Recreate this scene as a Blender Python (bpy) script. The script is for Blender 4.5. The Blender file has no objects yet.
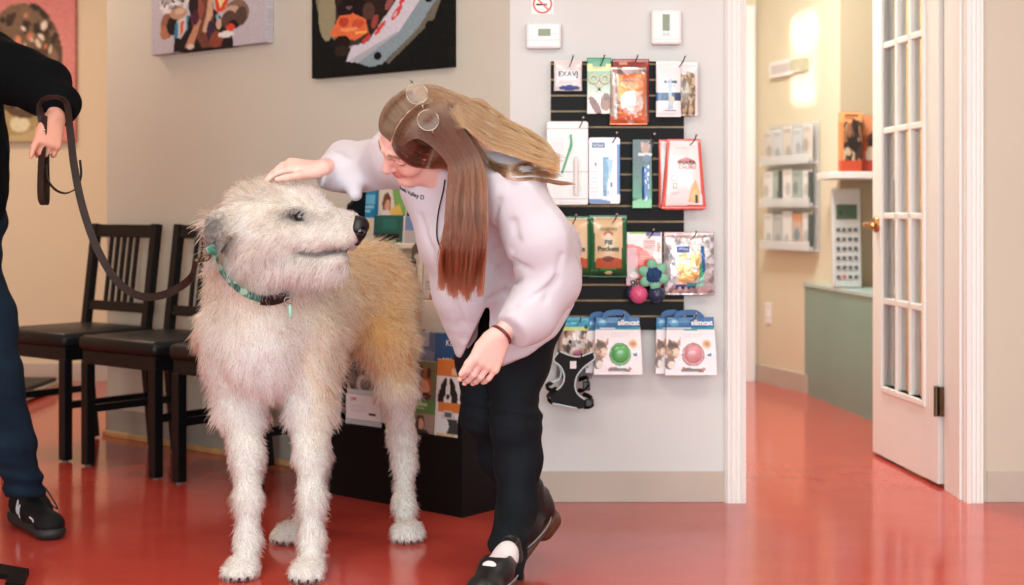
import bpy, bmesh, math, random
import numpy as np
from mathutils import Vector, Matrix, Euler

random.seed(7); rng = np.random.default_rng(11)
SC = bpy.context.scene; COL = SC.collection
EYE, FPX = 0.95, 1422.0          # eye height (m) and focal length in pixels of a 1024 px wide frame (50 mm on 36 mm)
PI = math.pi

def P(x, y, d):
    """point seen at pixel (x, y) at depth d metres"""
    return Vector(((x - 512) / FPX * d, d, EYE + (213 - y) / FPX * d))
def A(*t): return np.array(P(*t))
def lin(c):
    out = []
    for v in c:
        v = v / 255.0
        out.append(v / 12.92 if v <= 0.04045 else ((v + 0.055) / 1.055) ** 2.4)
    return tuple(out)
def lina(a):
    a = np.asarray(a, float) / 255.0
    return np.where(a <= 0.04045, a / 12.92, ((a + 0.055) / 1.055) ** 2.4)

# ---------------------------------------------------------------- materials
def mat(name, rgb, rough=0.5, metal=0.0, bump=0.0, bscale=60.0, vary=0.0, vscale=8.0, coat=0.0, spec=0.5, sheen=0.0, attr=None, trans=0.0, alpha=1.0, sub=0.0):
    m = bpy.data.materials.new(name); m.use_nodes = True
    nt = m.node_tree; b = nt.nodes['Principled BSDF']
    b.inputs['Roughness'].default_value = rough; b.inputs['Metallic'].default_value = metal
    b.inputs['Coat Weight'].default_value = coat; b.inputs['Coat Roughness'].default_value = 0.08
    b.inputs['Specular IOR Level'].default_value = spec
    b.inputs['Sheen Weight'].default_value = sheen
    b.inputs['Transmission Weight'].default_value = trans
    b.inputs['Alpha'].default_value = alpha
    if sub:
        b.inputs['Subsurface Weight'].default_value = sub; b.inputs['Subsurface Radius'].default_value = (0.012, 0.005, 0.003); b.inputs['Subsurface Scale'].default_value = 1.0
    c = lin(rgb); src = None
    if attr:
        a = nt.nodes.new('ShaderNodeAttribute'); a.attribute_name = attr; src = a.outputs['Color']
    tc = nt.nodes.new('ShaderNodeTexCoord')
    if vary:
        n = nt.nodes.new('ShaderNodeTexNoise'); n.inputs['Scale'].default_value = vscale; n.inputs['Detail'].default_value = 5
        nt.links.new(tc.outputs['Object'], n.inputs['Vector'])
        mp = nt.nodes.new('ShaderNodeMapRange'); mp.inputs['From Min'].default_value = 0.3; mp.inputs['From Max'].default_value = 0.7
        mp.inputs['To Min'].default_value = 1 - vary; mp.inputs['To Max'].default_value = 1 + vary
        nt.links.new(n.outputs['Fac'], mp.inputs['Value'])
        mx = nt.nodes.new('ShaderNodeVectorMath'); mx.operation = 'SCALE'
        if src is not None: nt.links.new(src, mx.inputs[0])
        else: mx.inputs[0].default_value = c
        nt.links.new(mp.outputs['Result'], mx.inputs['Scale']); src = mx.outputs['Vector']
    if src is not None: nt.links.new(src, b.inputs['Base Color'])
    else: b.inputs['Base Color'].default_value = (*c, 1)
    if bump:
        n = nt.nodes.new('ShaderNodeTexNoise'); n.inputs['Scale'].default_value = bscale; n.inputs['Detail'].default_value = 4
        nt.links.new(tc.outputs['Object'], n.inputs['Vector'])
        bp = nt.nodes.new('ShaderNodeBump'); bp.inputs['Strength'].default_value = bump; bp.inputs['Distance'].default_value = 0.01
        nt.links.new(n.outputs['Fac'], bp.inputs['Height']); nt.links.new(bp.outputs['Normal'], b.inputs['Normal'])
    return m
M = {}
M['wall_left'] = mat('paint_greige', (206, 200, 184), 0.75, vary=0.02, vscale=2, bump=0.05, bscale=180)
M['wall_front'] = mat('paint_pale_lilac_grey', (214, 214, 211), 0.75, vary=0.015, vscale=2, bump=0.05, bscale=180)
M['wall_warm'] = mat('paint_warm_tan', (226, 207, 176), 0.75, vary=0.02, vscale=2)
M['wall_olive'] = mat('paint_olive_cream', (222, 210, 184), 0.6, vary=0.02, vscale=2)
M['wall_khaki'] = mat('paint_khaki', (188, 172, 142), 0.7, vary=0.02, vscale=2)
M['ceiling'] = mat('ceiling_white', (232, 230, 226), 0.9, bump=0.1, bscale=90)
M['trim'] = mat('gloss_white_trim', (238, 235, 230), 0.35, vary=0.01)
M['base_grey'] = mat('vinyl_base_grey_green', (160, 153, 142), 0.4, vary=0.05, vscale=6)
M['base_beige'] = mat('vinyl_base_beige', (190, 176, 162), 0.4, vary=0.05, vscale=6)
M['pine'] = mat('pine_strip', (198, 155, 104), 0.45, vary=0.2, vscale=14)
M['black_wood'] = mat('black_stained_wood', (13, 13, 15), 0.35, spec=.3, vary=0.1, vscale=20, bump=0.05, bscale=40)
M['black_leather'] = mat('black_vinyl', (13, 18, 20), 0.42, spec=.35, bump=0.12, bscale=220)
M['black_lam'] = mat('black_laminate', (9, 9, 11), 0.5, vary=0.1, spec=.18)
M['black_plastic'] = mat('black_plastic', (14, 15, 17), 0.35)
M['steel'] = mat('steel', (190, 188, 185), 0.25, 1.0)
M['black_metal'] = mat('black_metal', (22, 22, 24), 0.3, 0.6)
M['brass'] = mat('brass', (196, 142, 92), 0.22, 1.0)
M['bronze'] = mat('aged_bronze', (98, 80, 60), 0.35, 0.9, vary=0.3, vscale=60)
M['white_plastic'] = mat('white_plastic', (238, 233, 232), 0.35)
M['grey_plastic'] = mat('pale_grey_plastic', (206, 208, 205), 0.4)
M['lcd'] = mat('lcd_olive', (122, 134, 104), 0.2)
M['lcd_dark'] = mat('lcd_green', (86, 112, 96), 0.2)
M['ink'] = mat('black_ink', (26, 26, 30), 0.5)
M['ink_white'] = mat('white_ink', (244, 244, 244), 0.5)
M['ink_green'] = mat('green_ink', (36, 70, 40), 0.5)
M['ink_red'] = mat('red_ink', (196, 58, 48), 0.5)
M['ink_grey'] = mat('grey_ink', (150, 150, 155), 0.5)
M['ink_orange'] = mat('orange_red_ink', (222, 92, 66), 0.5)
M['green_lam'] = mat('green_laminate', (118, 152, 140), 0.3, vary=0.06, vscale=3)
M['acrylic'] = mat('clear_acrylic', (255, 255, 255), 0.02, trans=1.0); M['acrylic'].node_tree.nodes['Principled BSDF'].inputs['IOR'].default_value = 1.3
M['printed'] = mat('printed_card', (255, 255, 255), 0.45, attr='Col')
M['canvas'] = mat('printed_canvas', (255, 255, 255), 0.8, attr='Col', bump=0.08, bscale=500, spec=.15)
M['gloss_print'] = mat('glossy_film_print', (255, 255, 255), 0.22, attr='Col', bump=0.25, bscale=28, coat=0.4)
M['foil_print'] = mat('silver_foil_print', (255, 255, 255), 0.28, 0.55, attr='Col', bump=0.5, bscale=35)

def make_glass():
    m = bpy.data.materials.new('window_glass'); m.use_nodes = True
    b = m.node_tree.nodes['Principled BSDF']; b.inputs['Transmission Weight'].default_value = 1; b.inputs['Roughness'].default_value = 0.0
    b.inputs['IOR'].default_value = 1.15; b.inputs['Base Color'].default_value = (0.97, 0.98, 0.97, 1)
    return m
M['glass'] = make_glass()

def make_floor():
    m = bpy.data.materials.new('polished_red_floor'); m.use_nodes = True
    nt = m.node_tree; b = nt.nodes['Principled BSDF']
    tc = nt.nodes.new('ShaderNodeTexCoord')
    n1 = nt.nodes.new('ShaderNodeTexNoise'); n1.inputs['Scale'].default_value = 5; n1.inputs['Detail'].default_value = 8; n1.inputs['Roughness'].default_value = 0.7
    n2 = nt.nodes.new('ShaderNodeTexNoise'); n2.inputs['Scale'].default_value = 160; n2.inputs['Detail'].default_value = 3
    mxn = nt.nodes.new('ShaderNodeMix'); mxn.inputs['Factor'].default_value = 0.45
    r = nt.nodes.new('ShaderNodeValToRGB')
    r.color_ramp.elements[0].position = 0.3; r.color_ramp.elements[0].color = (*lin((178, 62, 52)), 1)
    r.color_ramp.elements[1].position = 0.7; r.color_ramp.elements[1].color = (*lin((202, 82, 69)), 1)
    for n in (n1, n2): nt.links.new(tc.outputs['Object'], n.inputs['Vector'])
    nt.links.new(n1.outputs['Fac'], mxn.inputs['A']); nt.links.new(n2.outputs['Fac'], mxn.inputs['B'])
    nt.links.new(mxn.outputs['Result'], r.inputs['Fac']); nt.links.new(r.outputs['Color'], b.inputs['Base Color'])
    b.inputs['Roughness'].default_value = 0.13; b.inputs['IOR'].default_value = 1.55
    n3 = nt.nodes.new('ShaderNodeTexNoise'); n3.inputs['Scale'].default_value = 2.2; n3.inputs['Detail'].default_value = 3
    nt.links.new(tc.outputs['Object'], n3.inputs['Vector'])
    bp = nt.nodes.new('ShaderNodeBump'); bp.inputs['Strength'].default_value = 0.025; bp.inputs['Distance'].default_value = 0.03
    nt.links.new(n3.outputs['Fac'], bp.inputs['Height']); nt.links.new(bp.outputs['Normal'], b.inputs['Normal'])
    return m
M['floor'] = make_floor()

# ---------------------------------------------------------------- object helpers
def tag(o, label=None, cat=None, group=None, kind=None):
    if label: o['label'] = label
    if cat: o['category'] = cat
    if group: o['group'] = group
    if kind: o['kind'] = kind
    return o
def thing(name, label, cat, mx=None, group=None):
    o = bpy.data.objects.new(name, None); COL.objects.link(o); o.empty_display_size = 0.05
    if mx is not None: o.matrix_world = mx
    return tag(o, label, cat, group)
def link(name, me, m, parent=None, mx=None, smooth=False):
    o = bpy.data.objects.new(name, me); COL.objects.link(o)
    if m is not None:
        me.materials.clear(); me.materials.append(M[m] if isinstance(m, str) else m)
    if parent is not None: o.parent = parent
    if mx is not None:
        if parent is None: o.matrix_world = mx
        else: o.matrix_local = mx
    if smooth: me.polygons.foreach_set('use_smooth', [True] * len(me.polygons))
    return o

class MB:
    """collects shapes into one mesh"""
    def __init__(s): s.bm = bmesh.new()
    def _tf(s, verts, mx):
        if mx is not None: bmesh.ops.transform(s.bm, matrix=mx, verts=verts)
    def box(s, lo, hi, mx=None, bev=0.0):
        lo, hi = Vector(lo), Vector(hi)
        r = bmesh.ops.create_cube(s.bm, size=1.0); v = r['verts']
        for q in v: q.co = Vector([lo[i] + (q.co[i] + 0.5) * (hi[i] - lo[i]) for i in range(3)])
        if bev:
            ed = list({e for q in v for e in q.link_edges})
            rr = bmesh.ops.bevel(s.bm, geom=ed, offset=bev, segments=2, affect='EDGES', profile=0.5)
            v = list({q for f in rr['faces'] for q in f.verts} | {q for q in v if q.is_valid})
        s._tf(v, mx); return s
    def bar(s, a, b, w, t, up=(0, 0, 1), bev=0.0):
        """rectangular bar from a to b, w wide across, t along up"""
        a, b = Vector(a), Vector(b); z = (b - a); L = z.length; z.normalize()
        x = Vector(up).cross(z); x.normalize(); y = z.cross(x)
        mx = Matrix(((x.x, y.x, z.x, a.x), (x.y, y.y, z.y, a.y), (x.z, y.z, z.z, a.z), (0, 0, 0, 1)))
        return s.box((-w / 2, -t / 2, 0), (w / 2, t / 2, L), mx, bev)
    def tube(s, pts, r, n=8, cap=True):
        pts = [Vector(p) for p in pts]; k = len(pts)
        rs = r if isinstance(r, (list, tuple)) else [r] * k
        rings = []; ref = None
        for i, p in enumerate(pts):
            t = (pts[min(i + 1, k - 1)] - pts[max(i - 1, 0)]).normalized()
            if ref is None:
                ref = Vector((0, 0, 1)) if abs(t.z) < 0.9 else Vector((1, 0, 0))
            x = ref - t * ref.dot(t); x.normalize(); ref = x; y = t.cross(x)
            rings.append([s.bm.verts.new(p + (x * math.cos(a) + y * math.sin(a)) * rs[i]) for a in [2 * PI * j / n for j in range(n)]])
        for i in range(k - 1):
            for j in range(n):
                s.bm.faces.new((rings[i][j], rings[i][(j + 1) % n], rings[i + 1][(j + 1) % n], rings[i + 1][j]))
        if cap:
            s.bm.faces.new(list(reversed(rings[0]))); s.bm.faces.new(rings[-1])
        return s
    def ribbon(s, pts, w, t, side):
        """flat strap along pts; side = width direction (one vector or one per point)"""
        pts = [Vector(p) for p in pts]; k = len(pts); rings = []
        for i, p in enumerate(pts):
            tg = (pts[min(i + 1, k - 1)] - pts[max(i - 1, 0)]).normalized()
            sd = Vector(side[i] if isinstance(side, list) else side)
            x = sd - tg * sd.dot(tg); x.normalize(); y = tg.cross(x)
            rings.append([s.bm.verts.new(p + x * (a * w / 2) + y * (b * t / 2)) for a, b in ((-1, -1), (1, -1), (1, 1), (-1, 1))])
        for i in range(k - 1):
            for j in range(4):
                s.bm.faces.new((rings[i][j], rings[i][(j + 1) % 4], rings[i + 1][(j + 1) % 4], rings[i + 1][j]))
        s.bm.faces.new(list(reversed(rings[0]))); s.bm.faces.new(rings[-1])
        return s
    def prism(s, poly, y0, y1, mx=None):
        """polygon in local x,z pushed from y0 to y1"""
        f = [s.bm.verts.new((x, y0, z)) for x, z in poly]; b = [s.bm.verts.new((x, y1, z)) for x, z in poly]
        n = len(poly)
        s.bm.faces.new(f); s.bm.faces.new(list(reversed(b)))
        for i in range(n): s.bm.faces.new((f[i], b[i], b[(i + 1) % n], f[(i + 1) % n]))
        s._tf(f + b, mx); return s
    def poly_prism(s, poly, z0, z1):
        """plan polygon x,y from z0 to z1"""
        f = [s.bm.verts.new((x, y, z0)) for x, y in poly]; b = [s.bm.verts.new((x, y, z1)) for x, y in poly]
        n = len(poly); s.bm.faces.new(list(reversed(f))); s.bm.faces.new(b)
        for i in range(n): s.bm.faces.new((f[i], f[(i + 1) % n], b[(i + 1) % n], b[i]))
        return s
    def ball(s, c, r, seg=16, rings=10, mx=None):
        rr = bmesh.ops.create_uvsphere(s.bm, u_segments=seg, v_segments=rings, radius=1.0); v = rr['verts']
        r = Vector(r) if not isinstance(r, (int, float)) else Vector((r, r, r))
        for q in v: q.co = Vector((q.co.x * r.x, q.co.y * r.y, q.co.z * r.z))
        if mx is not None: s._tf(v, mx)
        for q in v: q.co += Vector(c)
        return s
    def cyl(s, a, b, r, n=20, r2=None):
        return s.tube([a, b], [r, r2 if r2 is not None else r], n)
    def torus(s, c, R, r, ax=(0, 0, 1), n=28, m=8):
        q = Vector((0, 0, 1)).rotation_difference(Vector(ax)).to_matrix(); g = []
        for i in range(n):
            a = 2 * PI * i / n
            g.append([s.bm.verts.new(Vector(c) + q @ Vector(((R + r * math.cos(b)) * math.cos(a), (R + r * math.cos(b)) * math.sin(a), r * math.sin(b)))) for b in [2 * PI * j / m for j in range(m)]])
        for i in range(n):
            for j in range(m):
                s.bm.faces.new((g[i][j], g[(i + 1) % n][j], g[(i + 1) % n][(j + 1) % m], g[i][(j + 1) % m]))
        return s
    def build(s, name, m, parent=None, mx=None, smooth=False):
        bmesh.ops.recalc_face_normals(s.bm, faces=s.bm.faces)
        me = bpy.data.meshes.new(name); s.bm.to_mesh(me); s.bm.free()
        return link(name, me, m, parent, mx, smooth)

def smooth_path(pts, n=12):
    """Catmull-Rom through pts"""
    p = [np.array(q, float) for q in pts]; p = [2 * p[0] - p[1]] + p + [2 * p[-1] - p[-2]]; out = []
    for i in range(1, len(p) - 2):
        for t in np.linspace(0, 1, n, endpoint=False):
            a, b, c, d = p[i - 1], p[i], p[i + 1], p[i + 2]
            out.append(0.5 * (2 * b + (c - a) * t + (2 * a - 5 * b + 4 * c - d) * t * t + (3 * b - a - 3 * c + d) * t ** 3))
    out.append(p[-2]); return out

def text(s, size, m, parent, loc, align='CENTER', sx=1.0, rot=0.0, name='printed_text', bold=0.0):
    """raised lettering on a front (reads along local +x, faces local -y)"""
    cu = bpy.data.curves.new('lettering', 'FONT'); cu.body = s; cu.size = size; cu.align_x = align; cu.extrude = 0.0004; cu.offset = bold; cu.resolution_u = 3
    o = bpy.data.objects.new('tmp', cu); COL.objects.link(o)
    dg = bpy.context.evaluated_depsgraph_get(); me = bpy.data.meshes.new_from_object(o.evaluated_get(dg))
    bpy.data.objects.remove(o)
    mx = Matrix.Translation(loc) @ Matrix.Rotation(rot, 4, 'Y') @ Matrix.Rotation(PI / 2, 4, 'X') @ Matrix.Diagonal((sx, 1, 1, 1))
    return link(name, me, m, parent, mx)

# ---------------------------------------------------------------- printed pictures (colours per vertex on a fine grid)
def paint(u, v, layers, seed=0):
    """u right, v down, 0..1; returns sRGB 0..255"""
    c = np.zeros(u.shape + (3,)); r = np.random.default_rng(seed)
    for L in layers:
        k = L[0]
        if k == 'fill': c[:] = L[1]
        elif k == 'r':
            m = (u >= L[1]) & (v >= L[2]) & (u <= L[3]) & (v <= L[4]); c[m] = L[5]
        elif k == 'e':
            a = math.radians(L[6]) if len(L) > 6 else 0
            du, dv = u - L[1], v - L[2]; x = du * math.cos(a) + dv * math.sin(a); y = -du * math.sin(a) + dv * math.cos(a)
            m = (x / L[3]) ** 2 + (y / L[4]) ** 2 <= 1; c[m] = L[5]
        elif k == 'p':
            pts = L[1]; m = np.zeros(u.shape, bool); n = len(pts)
            for i in range(n):
                x1, y1 = pts[i]; x2, y2 = pts[(i + 1) % n]
                if y1 == y2: continue
                m ^= ((y1 > v) != (y2 > v)) & (u < (x2 - x1) * (v - y1) / (y2 - y1) + x1)
            c[m] = L[2]
        elif k == 'g':
            t = np.clip((v - L[1]) / (L[2] - L[1]), 0, 1)[..., None]; m = (v >= L[1]) & (v <= L[2])
            c[m] = ((1 - t) * np.array(L[3]) + t * np.array(L[4]))[m]
        elif k == 'blob':   # scatter of small ellipses: box, count, size, colours
            x0, y0, x1, y1 = L[1]
            for _ in range(L[2]):
                cx, cy = r.uniform(x0, x1), r.uniform(y0, y1); s = L[3] * r.uniform(.5, 1.3); a = r.uniform(0, PI)
                du, dv = u - cx, v - cy; x = du * math.cos(a) + dv * math.sin(a); y = -du * math.sin(a) + dv * math.cos(a)
                m = (x / s) ** 2 + (y / (s * r.uniform(.4, .9))) ** 2 <= 1
                if len(L) > 5:
                    ex, ey, rx, ry = L[5]; m &= ((u - ex) / rx) ** 2 + ((v - ey) / ry) ** 2 <= 1
                c[m] = L[4][r.integers(len(L[4]))]
        elif k == 'lines':  # rows of small print: x0,y0,x1,y1,rows,colour
            x0, y0, x1, y1, n, col = L[1:7]; h = (y1 - y0) / n
            for i in range(n):
                m = (u >= x0) & (u <= x1 - (0.25 * (x1 - x0) if i == n - 1 else 0)) & (v >= y0 + i * h) & (v <= y0 + i * h + .5 * h); c[m] = L[6]
        elif k == 'n':
            c += r.normal(0, L[1], u.shape + (1,))
    return np.clip(c, 0, 255)

def panel(name, w, h, layers, m='printed', parent=None, mx=None, depth=0.004, shape='card', nx=40, ny=60, top=1.0, bot=1.0, back=(200, 200, 200), seed=0, corner=0.0):
    """a package / card / leaflet standing in local x,z (x centred, z from 0 up), front towards -y, back at y=0"""
    U, V = np.meshgrid(np.linspace(0, 1, nx + 1), np.linspace(0, 1, ny + 1))
    col = lina(paint(U, V, layers, seed))
    wf = top + (bot - top) * V
    if shape == 'boxy': bul = np.ones_like(U)
    elif shape == 'pouch':
        bul = 0.12 + 0.88 * (np.clip(np.sin(PI * np.clip(U, 0, 1)), 0, 1) ** .45) * (np.clip(np.sin(PI * np.clip((V - .06) / .9, 0, 1)), 0, 1) ** .5)
    elif shape == 'wedge': bul = 0.12 + 0.88 * np.clip((V - .1) / .5, 0, 1) ** .8
    else: bul = np.ones_like(U)
    X = (U - .5) * w * wf
    if corner:
        cu = np.minimum(U, 1 - U) * w; cv = np.minimum(V, 1 - V) * h
        ins = np.where(cv < corner, corner - np.sqrt(np.maximum(0, corner ** 2 - (corner - cv) ** 2)), 0)
        X = np.sign(X) * np.minimum(np.abs(X), np.maximum(0, w / 2 - ins))
    Z = (1 - V) * h; Yf = -depth * bul
    n = (nx + 1) * (ny + 1)
    vf = np.stack([X, Yf, Z], -1).reshape(-1, 3); vb = np.stack([X, np.zeros_like(X), Z], -1).reshape(-1, 3)
    idx = np.arange(n).reshape(ny + 1, nx + 1)
    a, b, c, d = idx[:-1, :-1].ravel(), idx[:-1, 1:].ravel(), idx[1:, 1:].ravel(), idx[1:, :-1].ravel()
    ff = np.stack([a, d, c, b], -1); fb = np.stack([a, b, c, d], -1) + n
    rim = np.concatenate([idx[0, :], idx[1:, -1], idx[-1, -2::-1], idx[-2:0:-1, 0]])
    r2 = np.roll(rim, -1); fs = np.stack([rim, r2, r2 + n, rim + n], -1)
    me = bpy.data.meshes.new(name)
    me.from_pydata(np.concatenate([vf, vb]).tolist(), [], np.concatenate([ff, fb, fs]).tolist())
    at = me.color_attributes.new('Col', 'FLOAT_COLOR', 'POINT')
    cc = np.ones((2 * n, 4)); cc[:n, :3] = col.reshape(-1, 3); cc[n:, :3] = lina(back); cc[n + rim, :3] = col.reshape(-1, 3)[rim]
    at.data.foreach_set('color', cc.astype(np.float32).ravel())
    o = link(name, me, m, parent, mx); me.polygons.foreach_set('use_smooth', [True] * (2 * nx * ny) + [False] * len(fs))
    return o

# ---------------------------------------------------------------- implicit bodies
import openvdb
class Body:
    def __init__(s, lo, hi, vox):
        s.lo = np.array(lo, float); s.vox = vox; s.n = np.ceil((np.array(hi) - s.lo) / vox).astype(int) + 1
        s.d = np.full(s.n, 1.0, np.float32)
    def _win(s, lo, hi):
        a = np.clip(np.floor((np.array(lo) - s.lo) / s.vox).astype(int), 0, s.n); b = np.clip(np.ceil((np.array(hi) - s.lo) / s.vox).astype(int) + 1, 0, s.n)
        sl = tuple(slice(i, j) for i, j in zip(a, b))
        g = [s.lo[i] + s.vox * np.arange(a[i], b[i]) for i in range(3)]
        return sl, g[0][:, None, None], g[1][None, :, None], g[2][None, None, :]
    def _mix(s, sl, d, k, op):
        o = s.d[sl]
        if op == 'add':
            if k > 0:
                h = np.maximum(k - np.abs(o - d), 0) / k; r = np.minimum(o, d) - h * h * k * .25
            else: r = np.minimum(o, d)
        else:
            d = -d
            if k > 0:
                h = np.maximum(k - np.abs(o - d), 0) / k; r = np.maximum(o, d) + h * h * k * .25
            else: r = np.maximum(o, d)
        s.d[sl] = r.astype(np.float32)
    def cone(s, a, b, ra, rb, k=0.02, op='add', flat=None):
        """rounded cone from a to b; flat=(axis, factor) squashes it along axis"""
        a, b = np.array(a, float), np.array(b, float); R = max(ra, rb); pad = R * 1.3 + k + s.vox * 3
        sl, x, y, z = s._win(np.minimum(a, b) - pad, np.maximum(a, b) + pad)
        px, py, pz = x - a[0], y - a[1], z - a[2]; v = b - a; L2 = max(v @ v, 1e-12)
        t = np.clip((px * v[0] + py * v[1] + pz * v[2]) / L2, 0, 1)
        qx, qy, qz = px - t * v[0], py - t * v[1], pz - t * v[2]
        if flat is not None:
            n = np.array(flat[0], float); n /= np.linalg.norm(n); e = qx * n[0] + qy * n[1] + qz * n[2]
            dist = np.sqrt(np.maximum(qx * qx + qy * qy + qz * qz - e * e + (e / flat[1]) ** 2, 0))
            d = (dist - (ra + (rb - ra) * t)) * (0.5 + 0.5 * min(flat[1], 1))
        else:
            d = np.sqrt(qx * qx + qy * qy + qz * qz) - (ra + (rb - ra) * t)
        s._mix(sl, d, k, op); return s
    def ell(s, c, r, R=None, k=0.02, op='add'):
        """ellipsoid, radii r along the columns of R"""
        c = np.array(c, float); r = np.array(r, float); pad = r.max() * 1.25 + k + s.vox * 3
        sl, x, y, z = s._win(c - pad, c + pad); px, py, pz = x - c[0], y - c[1], z - c[2]
        R = np.eye(3) if R is None else np.array(R, float)
        q = [(px * R[0, i] + py * R[1, i] + pz * R[2, i]) for i in range(3)]
        k0 = np.sqrt(sum((q[i] / r[i]) ** 2 for i in range(3))); k1 = np.sqrt(sum((q[i] / r[i] ** 2) ** 2 for i in range(3)))
        d = k0 * (k0 - 1) / np.maximum(k1, 1e-6)
        s._mix(sl, d, k, op); return s
    def chain(s, pts, k=0.02, flat=None):
        for (a, ra), (b, rb) in zip(pts[:-1], pts[1:]): s.cone(a, b, ra, rb, k, flat=flat)
        return s
    def half(s, p, n, k=0.01, win=None):
        """remove everything on the side n points to; win = (lo, hi) limits where"""
        n = np.array(n, float); n /= np.linalg.norm(n)
        sl, x, y, z = s._win(*(win if win else (s.lo, s.lo + s.n * s.vox)))
        d = -((x - p[0]) * n[0] + (y - p[1]) * n[1] + (z - p[2]) * n[2]); s._mix(sl, d + 0 * (x + y + z), k, 'sub'); return s
    def warp(s, f):
        """add a displacement field f(x, y, z) (metres, positive = outward)"""
        sl, x, y, z = s._win(s.lo, s.lo + s.n * s.vox); s.d = (s.d - f(x, y, z)).astype(np.float32); return s
    def at(s, p):
        i = np.clip(((np.asarray(p) - s.lo) / s.vox), 0, s.n - 1.001); j = i.astype(int); f = i - j; r = 0
        for dx in (0, 1):
            for dy in (0, 1):
                for dz in (0, 1):
                    w = (f[..., 0] if dx else 1 - f[..., 0]) * (f[..., 1] if dy else 1 - f[..., 1]) * (f[..., 2] if dz else 1 - f[..., 2])
                    r = r + w * s.d[j[..., 0] + dx, j[..., 1] + dy, j[..., 2] + dz]
        return r
    def grad(s, p):
        e = s.vox * 1.5; p = np.asarray(p)
        g = np.stack([s.at(p + np.eye(3)[i] * e) - s.at(p - np.eye(3)[i] * e) for i in range(3)], -1)
        return g / np.maximum(np.linalg.norm(g, axis=-1, keepdims=True), 1e-9)
    def hit(s, px, py, d0, d1):
        """first surface point along the sight line of a pixel, between two depths"""
        d = np.linspace(d0, d1, 900); pts = np.stack([(px - 512) / FPX * d, d, EYE + (213 - py) / FPX * d], -1)
        ok = np.nonzero(s.at(pts) < 0)[0]
        return pts[ok[0]] if len(ok) else pts[len(d) // 2]
    def mesh(s, name):
        w = 4 * s.vox; g = openvdb.FloatGrid(w); g.copyFromArray(np.clip(s.d, -w, w), tolerance=0.0)
        pts, quads = g.convertToQuads(0.0)
        me = bpy.data.meshes.new(name)
        v = pts.astype(np.float64) * s.vox + s.lo
        me.from_pydata(v.tolist(), [], quads[:, ::-1].tolist())
        bm = bmesh.new(); bm.from_mesh(me); bmesh.ops.remove_doubles(bm, verts=bm.verts, dist=s.vox * .02); bmesh.ops.recalc_face_normals(bm, faces=bm.faces); bm.to_mesh(me); bm.free()
        me.polygons.foreach_set('use_smooth', [True] * len(me.polygons)); me.update()
        return me
def waves(seed, n, freq, amp, squash=(1, 1, 1)):
    """smooth pseudo-noise: a sum of n plane waves"""
    r = np.random.default_rng(seed); K = r.normal(size=(n, 3)); K /= np.linalg.norm(K, axis=1)[:, None]; K *= freq * r.uniform(.6, 1.5, (n, 1)) * np.array(squash); ph = r.uniform(0, 6.28, n)
    def f(x, y, z):
        o = 0
        for k, p in zip(K, ph): o = o + np.sin(k[0] * x + k[1] * y + k[2] * z + p)
        return o * amp / math.sqrt(n)
    return f
def vcol(me, rgb):
    """per-vertex colours (n,3) linear"""
    at = me.color_attributes.new('Col', 'FLOAT_COLOR', 'POINT'); c = np.ones((len(me.vertices), 4), np.float32); c[:, :3] = rgb
    at.data.foreach_set('color', c.ravel())
def verts(me):
    c = np.empty(len(me.vertices) * 3, np.float32); me.vertices.foreach_get('co', c); return c.reshape(-1, 3).astype(float)

def strands(name, pts, r0, r1, col, m, parent):
    """hair curves: pts (n,k,3), radius root to tip, colours (n,3) linear"""
    n, k, _ = pts.shape; hc = bpy.data.hair_curves.new(name); hc.add_curves([k] * n)
    hc.attributes['position'].data.foreach_set('vector', pts.astype(np.float32).ravel())
    ra = hc.attributes.new('radius', 'FLOAT', 'POINT') if 'radius' not in hc.attributes else hc.attributes['radius']
    ra.data.foreach_set('value', np.tile(np.linspace(r0, r1, k), n).astype(np.float32))
    col = np.asarray(col); per = col.ndim == 3; ca = hc.attributes.new('Col', 'FLOAT_COLOR', 'POINT' if per else 'CURVE')
    c4 = np.ones((n * k if per else n, 4), np.float32); c4[:, :3] = col.reshape(-1, 3); ca.data.foreach_set('color', c4.ravel())
    o = bpy.data.objects.new(name, hc); COL.objects.link(o); hc.materials.append(m)
    if parent is not None: o.parent = parent; o.matrix_parent_inverse = parent.matrix_world.inverted()
    return o

# ---------------------------------------------------------------- frames
# wall behind the chairs: local x runs right along the wall to the bend, local +y goes into the wall
LX, LY = Vector((.7727, -.6348, 0)), Vector((.6348, .7727, 0)); BEND = Vector((-.0066, 4.674, 0))
WL = Matrix(((LX.x, LY.x, 0, BEND.x), (LX.y, LY.y, 0, BEND.y), (0, 0, 1, 0), (0, 0, 0, 1)))
WF = Matrix.Translation((0, 4.674, 0))
K = 4.674 / FPX
def fx(px, off=0.0): return (px - 512) * K * (4.674 - off) / 4.674
def fz(py, off=0.0): return EYE + (213 - py) * K * (4.674 - off) / 4.674
def wl(px, off=0.0):
    """local x on the chair wall (plane at distance off in front) for a pixel column, and the depth there"""
    u = (px - 512) / FPX; o = BEND - LY * off
    s = (u * o.y - o.x) / (LX.x - u * LX.y)
    return s, o.y + s * LX.y
def wlz(px, py, off=0.0):
    s, d = wl(px, off); return s, EYE + (213 - py) / FPX * d
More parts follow.
